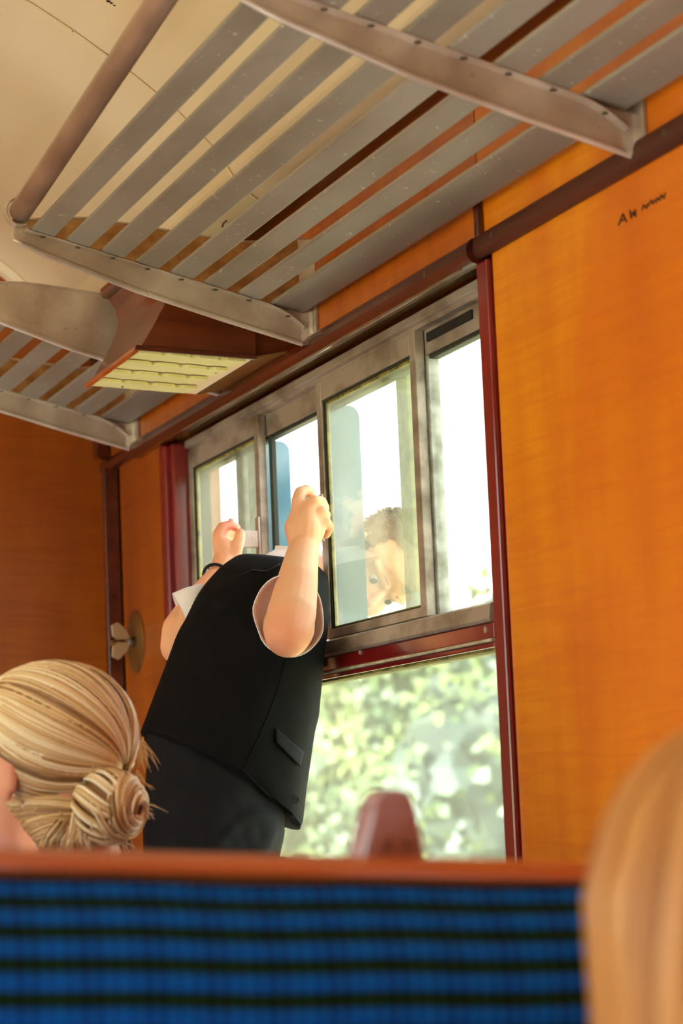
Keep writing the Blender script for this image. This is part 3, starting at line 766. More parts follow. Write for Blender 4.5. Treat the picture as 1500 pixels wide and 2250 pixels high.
def eyes(P, R3, H, par):
    for s_ in (-1, 1):
        e = G().ico(P(s_ * .135, .300, .005), .046 * H, 3, R3).mk('eye', M['eye_w'], par, smooth=True)
        G().ico(P(s_ * .135, .3325, .001), (.033 * H, .019 * H, .033 * H), 2, R3).mk('iris', M['eye_d'], par, smooth=True)
        G().tube([P(s_ * .20, .335, .105), P(s_ * .14, .375, .125), P(s_ * .07, .385, .11)], [.003 * H, .007 * H, .005 * H], 6).mk('eyebrow', M['brow'], par, smooth=True)
    g = G(); g.ico(P(0, .395, -.238), (.075 * H, .018 * H, .014 * H), 2, R3); g.ico(P(0, .385, -.272), (.065 * H, .018 * H, .015 * H), 2, R3)
    g.mk('lips', M['lip'], par, smooth=True)
def chain(g, pts, k=14):
    for (a_, ra), (b_, rb) in zip(pts, pts[1:]): g.capsule(a_, b_, ra, rb, k)

# ---- boy leaning out of the window
Y0 = 3.46
boy = thing('person', (PY(470, 1850, 3.43).x, 3.43, .50), 'boy in black waistcoat and white shirt, leaning out of the window with both arms raised', 'person')
g = G()
hc = PN(834, 1246, -.150); hf = Vector((-.20, -.64, -.70)); hu = Vector((.74, -.50, .46)); HR = frame(hf, hu); HH = .182
P = head_geo(g, hc, HR, HH)
nk = PY(640, 1262, 3.485)
chain(g, [(P(0, -.05, -.25), .042), (PN(742, 1262, -.10), .036), (nk, .044), (PY(600, 1330, 3.47), .075)])
chain(g, [(PY(600, 1330, 3.47), .070), (PY(560, 1440, 3.45), .085), (PY(520, 1580, 3.44), .085), (PY(470, 1760, 3.43), .078), (PY(465, 1850, 3.43), .072)])
# right arm (nearest), forearm up to the handle
Sr = PY(640, 1345, 3.40); Er = PY(632, 1394, 3.225); Wr = PY(667, 1200, 3.355)
chain(g, [(PY(600, 1340, 3.45), .05), (Sr, .038), (PY(634, 1380, 3.27), .038), (Er, .0335), (PY(640, 1350, 3.245), .036), (PY(652, 1285, 3.285), .031), (Wr, .0225)], 20)
hy_ = 3.365
def hand(g, spec, Yb):
    for fin_ in spec: chain(g, [(PY(x, y, Yb + d), r) for x, y, d, r in fin_], 12)
hand(g, [
    [(667, 1200, -.01, .0225), (655, 1160, -.005, .0215), (658, 1128, 0, .0150)],
    [(667, 1200, -.01, .0225), (672, 1160, -.010, .0225), (676, 1126, -.008, .0150)],
    [(667, 1200, -.01, .0220), (688, 1165, -.004, .0185), (694, 1140, -.006, .0140)],
    [(656, 1130, 0, .0115), (654, 1100, -.002, .0100), (659, 1082, .004, .0092), (673, 1076, .016, .0084), (682, 1084, .024, .0074)],
    [(668, 1126, -.010, .0105), (690, 1101, -.014, .0096), (705, 1102, -.004, .0088), (713, 1117, .014, .0080)],
    [(682, 1136, -.012, .0100), (706, 1123, -.014, .0092), (715, 1131, -.002, .0084), (713, 1146, .016, .0076)],
    [(690, 1156, -.010, .0105), (714, 1147, -.010, .0090), (722, 1157, .002, .0082), (716, 1174, .016, .0074)],
    [(655, 1165, .012, .0140), (664, 1130, .034, .0110), (682, 1112, .044, .0095), (692, 1104, .046, .0085)]], hy_)
# left arm
Yh = 3.665
chain(g, [(PY(500, 1330, 3.50), .05), (PY(455, 1345, 3.52), .036), (PY(420, 1385, 3.52), .033), (PY(393, 1420, 3.52), .029), (PY(398, 1385, 3.53), .030), (PY(432, 1328, 3.57), .0255), (PY(484, 1262, Yh - .02), .0190)], 20)
hand(g, [
    [(484, 1262, -.02, .0190), (496, 1232, 0, .0215), (490, 1200, 0, .0150)],
    [(484, 1262, -.02, .0190), (508, 1232, 0, .0190), (512, 1208, 0, .0140)],
    [(484, 1204, 0, .0125), (479, 1176, 0, .0100), (489, 1158, .002, .0090), (507, 1153, .006, .0082), (519, 1160, .010, .0074)],
    [(486, 1205, .016, .0120), (482, 1182, .022, .0105), (496, 1168, .032, .0095), (512, 1166, .036, .0085)],
    [(488, 1214, .022, .0120), (486, 1194, .032, .0100), (500, 1184, .042, .0090), (514, 1182, .044, .0082)],
    [(490, 1224, .024, .0120), (492, 1206, .038, .0095), (504, 1198, .048, .0085), (515, 1197, .050, .0078)],
    [(508, 1230, -.006, .0140), (519, 1204, -.010, .0112), (526, 1185, -.008, .0096), (527, 1172, -.004, .0084)]], Yh)
# legs and feet, standing on the bench cushion
hipL, hipR = PY(415, 1850, 3.46), PY(512, 1850, 3.41)
for hp, dx, dy in ((hipL, -.01, .02), (hipR, .01, -.02)):
    kn_ = Vector((hp.x - .01 + dx, hp.y + dy * .5 - .02, .82)); an = Vector((hp.x + dx, hp.y + dy, .56))
    chain(g, [(hp, .062), (kn_, .048), (an, .030), (an + Vector((.01, .0, -.03)), .028), (an + Vector((.09, .03, -.038)), .02)])
body = remeshed('body', g, M['skin'], boy, voxel=.0023, smooth=4)
eyes(P, HR, HH, boy)
# flushed elbow: a soft colour patch lives in the skin material through a vertex attribute
me = body.data; at = me.attributes.new('flush', 'FLOAT', 'POINT'); o0 = ORG[boy]
vals = []
spots = [(PY(640, 1405, 3.215), .030), (P(0, .46, -.12), .02), (PY(500, 1155, Yh), .018), (PY(525, 1165, Yh), .014), (PY(718, 1150, hy_), .014)]
for v in me.vertices:
    p_ = v.co + o0; vals.append(max(math.exp(-((p_ - c).length / r) ** 2) for c, r in spots))
at.data.foreach_set('value', vals)
t = M['skin'].node_tree; b = t.nodes['Principled BSDF']; src = b.inputs['Base Color'].links[0].from_socket
an_ = t.nodes.new('ShaderNodeAttribute'); an_.attribute_name = 'flush'
mm = t.nodes.new('ShaderNodeMath'); mm.operation = 'MULTIPLY'; mm.inputs[1].default_value = .55; t.links.new(an_.outputs['Fac'], mm.inputs[0])
mx = t.nodes.new('ShaderNodeMix'); mx.data_type = 'RGBA'; mx.inputs[7].default_value = lin((222, 110, 84))
t.links.new(mm.outputs[0], mx.inputs[0]); t.links.new(src, mx.inputs[6]); t.links.new(mx.outputs[2], b.inputs['Base Color'])
# hair: short crop over the skull
g = G()
g.ico(P(0, -.09, .155), (.375 * HH, .445 * HH, .375 * HH), 4, HR)
for i in range(420):
    d = Vector((random.gauss(0, 1), random.gauss(-.5, 1), random.gauss(.6, 1))).normalized()
    q0 = P(d.x * .36, -.09 + d.y * .43, .155 + d.z * .36); d2 = (HR @ Vector((d.x * .5, d.y * .4 + .55, d.z * .4))).normalized()
    g.tube([q0, q0 + (HR @ d) * .001 + d2 * .010, q0 - (HR @ d) * .001 + d2 * .022], [.0024, .002, .0008], 5)
k0 = len(g.v)
hair = g.mk('hair', M['hair_boy'], boy, smooth=True)
bmh = bmesh.new(); bmh.from_mesh(hair.data); inv = HR.transposed(); cen = P(0, 0, 0) - ORG[boy]
dele = []
for v in bmh.verts:
    q = inv @ (v.co - cen) / HH
    if q.y > .15 and q.z < .30 + (q.y - .15) * .25: dele.append(v)
    elif q.z < -.05 and q.y > -.12: dele.append(v)
    elif q.z < -.22: dele.append(v)
bmesh.ops.delete(bmh, geom=dele, context='VERTS'); bmh.to_mesh(hair.data); bmh.free()

def garment(name, rings, mt, par, k=110, amp=.003, fr=14, sup=2.25, cap=True, steps=12, seed=0, fold=1.5):
    """rings: (xL,yL,YL, xR,yR,YR, depth, dz) silhouette ends from the body, depth = half thickness"""
    R_ = []
    for i in range(len(rings) - 1):
        for s_ in range(steps):
            t_ = s_ / steps
            p0 = rings[max(i - 1, 0)]; p1 = rings[i]; p2 = rings[i + 1]; p3 = rings[min(i + 2, len(rings) - 1)]
            R_.append([.5 * ((2 * b_) + (-a_ + c_) * t_ + (2 * a_ - 5 * b_ + 4 * c_ - d_) * t_ ** 2 + (-a_ + 3 * b_ - 3 * c_ + d_) * t_ ** 3) for a_, b_, c_, d_ in zip(p0, p1, p2, p3)])
    R_.append(list(rings[-1]))
    out = []
    for idx, (xl, yl, YL, xr, yr_, YR, dep, dz) in enumerate(R_):
        a_, c_ = PY(xl, yl, YL), PY(xr, yr_, YR); cen = (a_ + c_) / 2; ax = (c_ - a_) / 2
        hor = Vector((ax.x, ax.y, 0)).normalized(); nb = Vector((hor.y, -hor.x, 0)) * dep + Vector((0, 0, dz)); ring = []
        for j in range(k):
            t_ = 2 * math.pi * j / k; cx, sx = math.cos(t_), math.sin(t_)
            ex = math.copysign(abs(cx) ** (2 / sup), cx); ey = math.copysign(abs(sx) ** (2 / sup), sx)
            p_ = cen + ax * ex + nb * ey
            out_ = (p_ - cen).normalized()
            nz_ = noise.noise(Vector((p_.x * fr + seed, p_.y * fr, p_.z * fr * .6))) + .5 * noise.noise(Vector((p_.x * fr * 2.3 + 5, p_.y * fr * 2.3, p_.z * fr * 1.2 + p_.x * 20)))
            q_ = Vector((p_.x * .8 + p_.z * .5, p_.y, p_.z * 1.1 - p_.x * .6)) * fr * .75
            nz_ += fold * max(0, 1 - 3.2 * abs(noise.noise(q_ + Vector((seed * 3.1, 0, 0))))) * max(0, noise.noise(p_ * 6 + Vector((seed, 2, 1))) + .25)
            f_ = 1 if 0 < idx < len(R_) - 1 else .3
            ring.append(p_ + out_ * nz_ * amp * f_ * (1 - abs(cx) ** 6 * .7))
        out.append(ring)
    g_ = G(); g_.loft(out, cap)
    return g_.mk(name, mt, par, smooth=True)
# trousers
garment('trousers', [(330, 1600, 3.49, 640, 1640, 3.375, .082, .012), (327, 1680, 3.49, 632, 1720, 3.375, .085, .010), (324, 1750, 3.48, 618, 1790, 3.37, .088, .008), (324, 1830, 3.48, 614, 1835, 3.36, .088, .004), (328, 1900, 3.48, 600, 1895, 3.36, .086, .0)],
        M['trous'], boy, amp=.0065, fr=14, seed=3, fold=3.6)
for hp, s_ in ((hipL, -1), (hipR, 1)):
    g = G(); rr = []
    for i in range(14):
        t_ = i / 13; c = Vector((hp.x - .008 + s_ * .008 * t_, hp.y + (.01 - .02 * (s_ > 0)) * t_, hp.z - .02 - (hp.z - .02 - .575) * t_)); r = .088 - .028 * t_
        rr.append([c + Vector((math.cos(2 * math.pi * j / 24) * r, math.sin(2 * math.pi * j / 24) * r * .95, 0)) + Vector((1, 1, 0)) * .005 * noise.noise(c * 12 + Vector((j * .8, 0, 0))) for j in range(24)])
    g.loft(rr).mk('trouser_leg', M['trous'], boy, smooth=True)
    an = Vector((hp.x + s_ * .01, hp.y - s_ * .02, .56))
    sh_ = G(); sh_.box(an.x - .045, an.x + .12, an.y - .034, an.y + .040, .502, .512); sh_.capsule(an + Vector((-.005, 0, -.022)), an + Vector((.085, .01, -.026)), .034, .026); sh_.mk('shoe', M['black'], boy, bevel=.002)
# shirt body between vest and neck, then the vest
garment('shirt', [(470, 1400, 3.50, 690, 1400, 3.38, .068, .01), (520, 1270, 3.50, 690, 1275, 3.41, .055, .01), (590, 1226, 3.50, 684, 1232, 3.44, .042, .0), (612, 1212, 3.51, 690, 1216, 3.46, .036, 0), (615, 1203, 3.515, 688, 1208, 3.465, .034, 0)], M['shirt'], boy, amp=.0015, seed=9)
vest = garment('waistcoat', [(316, 1624, 3.50, 652, 1806, 3.375, .098, .032), (322, 1605, 3.50, 660, 1760, 3.37, .100, .026), (345, 1545, 3.50, 684, 1610, 3.362, .100, .016), (366, 1492, 3.50, 697, 1530, 3.358, .096, .012), (388, 1440, 3.50, 704, 1460, 3.356, .092, .010),
    (418, 1372, 3.50, 710, 1385, 3.358, .088, .008), (452, 1310, 3.505, 712, 1310, 3.362, .080, .006), (490, 1262, 3.51, 706, 1266, 3.39, .066, .004), (530, 1226, 3.515, 690, 1240, 3.42, .046, .002), (562, 1219, 3.515, 664, 1230, 3.45, .028, 0)],
    M['vest'], boy, amp=.0050, fr=11, seed=1, fold=3.4)
bpy.context.view_layer.update()
def bvh_of(o):
    me = o.data; vs = [v.co + ORG[o] for v in me.vertices]; return BVHTree.FromPolygons(vs, [tuple(p.vertices) for p in me.polygons])
VB = bvh_of(vest)
def onto(x, y, bv=None, off=.0012):
    r = ray(x, y).normalized(); h = (bv or VB).ray_cast(CAM, r)
    if h[0] is None: return PY(x, y, 3.36)
    n = h[1] if h[1].dot(r) < 0 else -h[1]; return h[0] + n * off
def seam(name, pts, mt, bv=None, r=.0011, par=None, steps=8):
    P_ = []
    for (a_, b_), (c_, d_) in zip(pts, pts[1:]):
        for i in range(steps): P_.append(onto(a_ + (c_ - a_) * i / steps, b_ + (d_ - b_) * i / steps, bv, .0004))
    P_.append(onto(*pts[-1], bv, .0004)); return G().tube(P_, r, 6).mk(name, mt, par or boy, smooth=True)
seam('side_seam', [(628, 1450), (612, 1510), (590, 1570), (560, 1640), (536, 1688)], M['vest'])
seam('hem', [(322, 1622), (380, 1630), (450, 1652), (530, 1690), (580, 1738), (620, 1780), (650, 1805)], M['vest'], r=.002)
seam('yoke_seam', [(520, 1268), (555, 1252), (585, 1256), (615, 1240)], M['satin'], r=.0012)
# pocket flap
g = G(); C4 = [(603, 1600), (616, 1598), (664, 1652), (656, 1683), (648, 1680), (606, 1630)]
cc_ = onto(632, 1642, off=.0008)
TL, TR, BR, BL = (604, 1599), (664, 1652), (653, 1684), (604, 1630); nu, nv = 14, 6
for ii in range(nv + 1):
    for jj in range(nu + 1):
        u_, v_ = jj / nu, ii / nv; x_ = (TL[0] * (1 - u_) + TR[0] * u_) * (1 - v_) + (BL[0] * (1 - u_) + BR[0] * u_) * v_; y_ = (TL[1] * (1 - u_) + TR[1] * u_) * (1 - v_) + (BL[1] * (1 - u_) + BR[1] * u_) * v_
        g.v.append(onto(x_, y_, off=.0022 + .0025 * v_))
g.f = [(i * (nu + 1) + j, i * (nu + 1) + j + 1, (i + 1) * (nu + 1) + j + 1, (i + 1) * (nu + 1) + j) for i in range(nv) for j in range(nu)]
fl_ = g.mk('pocket_flap', M['trous'], boy, smooth=True); s_ = fl_.modifiers.new('cloth', 'SOLIDIFY'); s_.thickness = .002; s_.offset = 0
G().prism([PY(x, y, 3.352) for x, y in ((632, 1785), (652, 1800), (662, 1812), (652, 1817), (640, 1808), (622, 1780))], [PY(x, y, 3.356) for x, y in ((632, 1785), (652, 1800), (662, 1812), (652, 1817), (640, 1808), (622, 1780))]).mk('waistcoat_point', M['vest'], boy, bevel=.0008)
G().disc(onto(648, 1757), (-.2, -1, 0), .006, .002, 16).mk('button', M['black'], boy)
# sleeves: wide short cuffs standing off the arms
def cloth_tube(name, rings, k=40, th=.0016, amp=.0022):
    out = []
    for (c, a_, b_) in rings:
        ring = []
        for j in range(k):
            t_ = 2 * math.pi * j / k; p_ = c + a_ * math.cos(t_) + b_ * math.sin(t_)
            ring.append(p_ + (p_ - c).normalized() * amp * (noise.noise(p_ * 30) * 1.5))
        out.append(ring)
    g_ = G(); g_.loft(out, False); o = g_.mk(name, M['shirt'], boy, smooth=True)
    s_ = o.modifiers.new('cloth', 'SOLIDIFY'); s_.thickness = th; s_.offset = 0
    return o
def pring(cx, cy, Y, wx, wy_, tilt=0, dyaw=0):
    c = PY(cx, cy, Y); sc_ = (c - CAM).length / F * .985
    u = right * math.cos(tilt) - up * math.sin(tilt); v_ = up * math.cos(tilt) + right * math.sin(tilt)
    return (c, (u + Vector((0, dyaw, 0))) * wx * sc_, v_ * wy_ * sc_)
Yv = min(onto(x, y).y for x, y in ((600, 1300), (640, 1290), (690, 1340), (600, 1400), (640, 1430), (575, 1350)))
print('YV', Yv)
cloth_tube('sleeve', [pring(634, 1352, Yv + .01, 26, 32), pring(634, 1352, Yv - .004, 34, 44), pring(633, 1352, Yv - .010, 62, 74, -.12), pring(634, 1352, Yv - .022, 74, 87, -.15), pring(635, 1353, Yv - .042, 77, 92, -.15)])
sl_c, sl_e = PY(465, 1335, 3.50), PY(404, 1362, 3.51)
ax = (sl_e - sl_c).normalized(); u_ = ax.cross(Vector((0, 1, 0))).normalized(); v_ = ax.cross(u_)
cloth_tube('sleeve', [(sl_c, u_ * .040, v_ * .036), (sl_c.lerp(sl_e, .5), u_ * .044, v_ * .040), (sl_e, u_ * .046, v_ * .042)])
# collar
g = G(); g.prism([PY(x, y, 3.468) for x, y in ((606, 1226), (630, 1203), (644, 1212), (640, 1232))], [PY(x, y, 3.472) for x, y in ((606, 1226), (630, 1203), (644, 1212), (640, 1232))]); g.mk('collar', M['shirt'], boy)
TB = None
# wristband
wc, wd = PY(476, 1268, Yh - .028), (PY(432, 1328, 3.57) - PY(484, 1262, Yh - .02)).normalized()
u_ = wd.orthogonal().normalized(); v_ = wd.cross(u_)
G().tube([wc + (u_ * math.cos(t_) + v_ * math.sin(t_)) * .0225 for t_ in [2 * math.pi * i / 28 for i in range(29)]], .0028, 8, cap=False).mk('wristband', M['band_b'], boy, smooth=True, label='black elastic wristband on the left wrist')
G().tube([PY(461, 1254, Yh - .03), PY(457, 1246, Yh - .03), PY(459, 1240, Yh - .03), PY(462, 1242, Yh - .03)], .0012, 6).mk('band_end', M['band_b'], boy)

# ---- blond woman
def locks(name, c, R3, rad, anchor, nlock, mt, par, rfun, wid=.0042, thfun=None, seed=1, layers=(.0, .004), segs=16, jit=.06, flow=.25, tone0=.0, extra=None, tonef=None):
    rnd_ = random.Random(seed); g_ = G(); tones = []
    an = Vector(anchor).normalized(); b1 = an.orthogonal().normalized(); b1 = (Vector((0, 0, 1)) - an * an.z).normalized(); b2 = an.cross(b1)
    S_ = lambda d, off: Vector(c) + R3 @ Vector((d.x * (rad[0] + off), d.y * (rad[1] + off), d.z * (rad[2] + off)))
    for i in range(nlock):
        ph = 2 * math.pi * (i + rnd_.random()) / nlock; th = thfun(ph) * (1 + rnd_.uniform(-jit, jit))
        off = rnd_.uniform(*layers); tw = rnd_.uniform(-.05, .05); w_ = wid * rnd_.uniform(.55, 1.35)
        pts = []; rs = []
        for s_ in range(segs + 1):
            t_ = s_ / segs; a_ = th * (1 - t_) + .10 * t_; p2 = ph + flow * math.sin(t_ * math.pi) * (1 if math.sin(ph) > 0 else -1) * .5 + tw * t_
            d = an * math.cos(a_) + (b1 * math.cos(p2) + b2 * math.sin(p2)) * math.sin(a_)
            bump = .0016 * noise.noise(Vector((ph * 6, t_ * 4, off * 300)))
            pts.append(S_(d, off + bump)); rs.append(max(.0006, w_ * (.25 + math.sin(min(a_, math.pi / 2)) * .9) * (1 if 0 < s_ < segs else .5)))
        n0 = len(g_.v); g_.tube(pts, rs, 5); tn = min(1, max(0, tone0 + (tonef(ph) if tonef else .5) + rnd_.gauss(0, .2)))
        tones += [tn] * (len(g_.v) - n0)
    if extra: tones += extra(g_, rnd_, S_)
    return g_.mk(name, mt, par, smooth=True, attr=('tone', tones))
wcx = PY(92, 1680, 2.76)
wom = thing('person', (wcx.x - .02, 2.66, .50), 'woman with blond hair twisted into a low bun, seated in front of the boy', 'person')
WR = frame((-.64, .76, -.14), (-.05, .0, 1)); WH = .222
g = G(); PW = head_geo(g, wcx, WR, WH)
nkb = wcx + Vector((.035, -.045, -.19))
chain(g, [(PW(0, -.16, -.18), .056), (nkb, .058), (nkb + Vector((.01, -.02, -.08)), .075)])
hipw = Vector((wcx.x + .02, 2.66, .62))
chain(g, [(nkb + Vector((.01, -.02, -.10)), .085), (Vector((wcx.x + .02, 2.67, .78)), .105), (hipw, .135)])
side = (WR @ Vector((1, 0, 0))); side.z = 0; side.normalize()
for s_ in (-1, 1):
    sh0 = nkb + Vector((0, -.02, -.105)) + side * s_ * .15
    el = sh0 + Vector((-.03, .06, -.26)) + side * s_ * .03; wr_ = el + Vector((-.05, .20, .0)) - side * s_ * .06
    chain(g, [(nkb + Vector((0, -.02, -.09)), .06), (sh0, .052), (el, .038), (wr_, .026), (wr_ + Vector((-.01, .05, -.01)), .022)])
    for q_ in range(4): chain(g, [(wr_ + Vector((-.01, .05, -.01)) + side * (q_ - 1.5) * .014, .010), (wr_ + Vector((-.01, .09, -.018)) + side * (q_ - 1.5) * .016, .009), (wr_ + Vector((-.01, .115, -.035)) + side * (q_ - 1.5) * .016, .0075)], 8)
    chain(g, [(wr_ + Vector((0, .02, -.005)) - side * s_ * .02, .011), (wr_ + Vector((0, .06, -.01)) - side * s_ * .045, .009)], 8)
    hp = hipw + Vector((s_ * .09, .02, -.04)); kn_ = hp + Vector((s_ * .03, .33, .0)); an = kn_ + Vector((0, -.03, -.47))
    chain(g, [(hipw, .12), (hp, .085), (kn_, .06), (an, .04), (an + Vector((0, .10, -.03)), .032)])
wbody = remeshed('body', g, M['skin_w'], wom, voxel=.006, smooth=4)
eyes(PW, WR, WH, wom)
WBV = bvh_of(wbody)
g = G(); rr = []
for t_, r, rz in ((0, .066, 0), (.05, .085, 0), (.10, .15, 0), (.17, .19, 0), (.32, .17, 0), (.48, .165, 0)):
    c = nkb + Vector((.01, -.02, -.03)) - Vector((0, .0, t_)) + Vector((.0, -.06 * t_, 0))
    rr.append([c + side * math.cos(2 * math.pi * j / 32) * r + side.cross(Vector((0, 0, 1))) * math.sin(2 * math.pi * j / 32) * r * (.95 if t_ < .08 else .66) for j in range(32)])
g.loft(rr).mk('blue_top', M['blue_cloth'], wom, smooth=True)
def w_th(ph):
    u = math.cos(ph)                    # 1 = over the crown, -1 = nape
    if u > .0: return math.radians(112 + 46 * u ** 1.4)
    return math.radians(112 - 44 * (-u) ** .8)
bc = PY(238, 1772, 2.665); bax = (WR @ Vector((.10, -.95, -.22))).normalized()
def bun(g_, rnd_, S_):
    tn = []; u = bax.orthogonal().normalized(); v = bax.cross(u)
    n0 = len(g_.v); g_.ico(bc, (.038, .038, .038), 3); tn += [.15] * (len(g_.v) - n0)
    for i in range(150):
        r0 = .006 + .035 * (i / 150) ** .8; p0 = rnd_.uniform(0, 6.28); sp = rnd_.uniform(1.6, 3.4); tl = rnd_.uniform(-.4, .4); pts = []; lay = rnd_.uniform(0, .003)
        for s_ in range(15):
            t_ = s_ / 14; a_ = p0 + sp * t_; r = r0 * (1 - .35 * t_) + .0025
            h_ = math.sqrt(max(0, .042 ** 2 - r * r)) * .92 + lay - .010 * (1 - abs(2 * t_ - 1)) * 0
            pts.append(bc + u * math.cos(a_) * (r + lay) + v * math.sin(a_) * (r + lay) * .95 + bax * (h_ + tl * .006 * math.sin(a_)))
        n0 = len(g_.v); w_ = rnd_.uniform(.0016, .0034); g_.tube(pts, [w_ * (.4 + .6 * math.sin(math.pi * (s_ + .5) / 15)) for s_ in range(15)], 5)
        tn += [min(1, max(0, rnd_.gauss(.55, .24)))] * (len(g_.v) - n0)
    for i in range(70):                 # side wraps of the bun
        p0 = rnd_.uniform(0, 6.28); pts = []
        for s_ in range(11):
            t_ = s_ / 10; el = -1.0 + 1.9 * t_; a_ = p0 + .9 * t_
            pts.append(bc + (u * math.cos(a_) + v * math.sin(a_)) * (.0425 * math.cos(el)) + bax * (.041 * math.sin(el)))
        n0 = len(g_.v); g_.tube(pts, [.0026] * 9 + [.0015, .0007], 5); tn += [min(1, max(0, rnd_.gauss(.6, .22)))] * (len(g_.v) - n0)
    def wisp(x, y, Y, dx, dy, n_, spread):
        for i in range(n_):
            a_ = PY(x + rnd_.uniform(-spread, spread), y + rnd_.uniform(-8, 8), Y); b_ = PY(x + dx + rnd_.uniform(-30, 30), y + dy + rnd_.uniform(-14, 14), Y - .01)
            m_ = a_.lerp(b_, .5) + Vector((rnd_.uniform(-.005, .005), 0, rnd_.uniform(-.004, .006)))
            k0 = len(g_.v); g_.tube([a_, a_.lerp(m_, .6), m_, m_.lerp(b_, .6), b_], [.0009, .0009, .0008, .0006, .0003], 4); tn.extend([rnd_.uniform(.6, 1)] * (len(g_.v) - k0))
    wisp(190, 1835, 2.68, 10, 60, 46, 42); wisp(250, 1825, 2.66, 20, 45, 16, 25); wisp(312, 1775, 2.65, 40, 15, 8, 6); wisp(308, 1625, 2.76, 16, 60, 12, 8); wisp(302, 1700, 2.72, 12, 40, 8, 6)
    for i in range(260):
        x_ = rnd_.uniform(88, 205); yy_ = 1866; a_ = onto(x_, yy_ + rnd_.uniform(-8, 8), WBV, .002); b_ = bc - bax * .03 + Vector((rnd_.uniform(-.01, .01), 0, rnd_.uniform(-.015, .012)))
        m_ = a_.lerp(b_, .45) + Vector((-.006, -.016, .002)) * rnd_.uniform(.6, 1.1); k0 = len(g_.v)
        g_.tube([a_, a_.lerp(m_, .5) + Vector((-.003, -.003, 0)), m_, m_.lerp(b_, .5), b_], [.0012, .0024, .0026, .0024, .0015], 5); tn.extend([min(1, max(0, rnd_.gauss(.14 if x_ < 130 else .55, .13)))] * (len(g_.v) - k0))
    for i in range(230):
        s0 = rnd_.random(); xa, ya = 14 + 84 * s0 + rnd_.uniform(-4, 4), 1764 + 108 * s0; xb, yb = 190, 1775 + 60 * s0 + rnd_.uniform(-12, 12); k0 = len(g_.v); o_f = rnd_.uniform(.001, .005)
        g_.tube([onto(xa + (xb - xa) * q / 9, ya + (yb - ya) * q / 9 - 10 * math.sin(math.pi * q / 9), WBV, .001 + o_f * min(1, q / 3)) for q in range(10)], [.0012, .002, .0024, .0026, .0026, .0026, .0026, .0026, .0024, .002], 5)
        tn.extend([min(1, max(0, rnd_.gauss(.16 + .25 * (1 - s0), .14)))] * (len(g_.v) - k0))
    return tn
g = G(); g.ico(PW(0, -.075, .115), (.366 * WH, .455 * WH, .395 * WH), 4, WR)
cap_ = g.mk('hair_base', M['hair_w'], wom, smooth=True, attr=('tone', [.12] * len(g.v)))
bmh = bmesh.new(); bmh.from_mesh(cap_.data); inv = WR.transposed(); cen = PW(0, 0, 0) - ORG[wom]
dele = [v for v in bmh.verts if (lambda q: (q.y > .22 and q.z < .30) or (q.z < -.02 and q.y > -.04) or q.z < -.24)(inv @ (v.co - cen) / WH)]
bmesh.ops.delete(bmh, geom=dele, context='VERTS'); bmh.to_mesh(cap_.data); bmh.free()
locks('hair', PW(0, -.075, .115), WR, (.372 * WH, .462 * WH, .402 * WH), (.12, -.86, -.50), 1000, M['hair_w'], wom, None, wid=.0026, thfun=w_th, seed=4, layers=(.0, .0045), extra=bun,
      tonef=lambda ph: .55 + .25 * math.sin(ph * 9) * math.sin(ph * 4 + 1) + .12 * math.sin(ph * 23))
# ---- child in the near right corner, seen from behind
ccx = PY(1676, 2082, 1.02)
kid = thing('person', (ccx.x, .98, .50), 'child with straight golden hair, out of focus at the right edge, nearest the camera', 'person')
KR = frame((-.15, 1, -.1), (0, 0, 1)); KH = .188
g = G(); PK = head_geo(g, ccx, KR, KH)
nk2 = ccx + Vector((.0, -.01, -.15))
chain(g, [(PK(0, -.1, -.2), .040), (nk2, .042), (nk2 + Vector((0, 0, -.05)), .06)])
chain(g, [(nk2 + Vector((0, 0, -.08)), .07), (Vector((ccx.x, .97, .80)), .085), (Vector((ccx.x, .98, .60)), .10)])
for s_ in (-1, 1):
    s0 = nk2 + Vector((s_ * .10, 0, -.08)); e0 = s0 + Vector((s_ * .03, .02, -.19)); w0 = e0 + Vector((-s_ * .03, .14, -.02))
    chain(g, [(nk2 + Vector((0, 0, -.08)), .05), (s0, .04), (e0, .03), (w0, .021), (w0 + Vector((0, .05, -.01)), .02)])
    for q_ in range(4): chain(g, [(w0 + Vector(((q_ - 1.5) * .012, .05, -.01)), .008), (w0 + Vector(((q_ - 1.5) * .013, .085, -.025)), .007)], 8)
    chain(g, [(w0 + Vector((-s_ * .012, .02, 0)), .009), (w0 + Vector((-s_ * .032, .05, -.005)), .007)], 8)
    hp = Vector((ccx.x + s_ * .06, 1.00, .575)); kn_ = hp + Vector((s_ * .01, .26, .0)); chain(g, [(hp, .07), (kn_, .05), (kn_ + Vector((0, .01, -.30)), .034), (kn_ + Vector((0, .10, -.33)), .026)])
remeshed('body', g, M['skin'], kid, voxel=.006, smooth=4)
eyes(PK, KR, KH, kid)
g = G(); rr = []
for t_, r in ((0, .046), (.04, .07), (.07, .12), (.14, .14), (.30, .13), (.46, .135)):
    c = nk2 + Vector((0, 0, -.02 - t_)); rr.append([c + Vector((math.cos(2 * math.pi * j / 28) * r, math.sin(2 * math.pi * j / 28) * r * .72, 0)) for j in range(28)])
g.loft(rr).mk('mauve_top', M['pink_cloth'], kid, smooth=True)
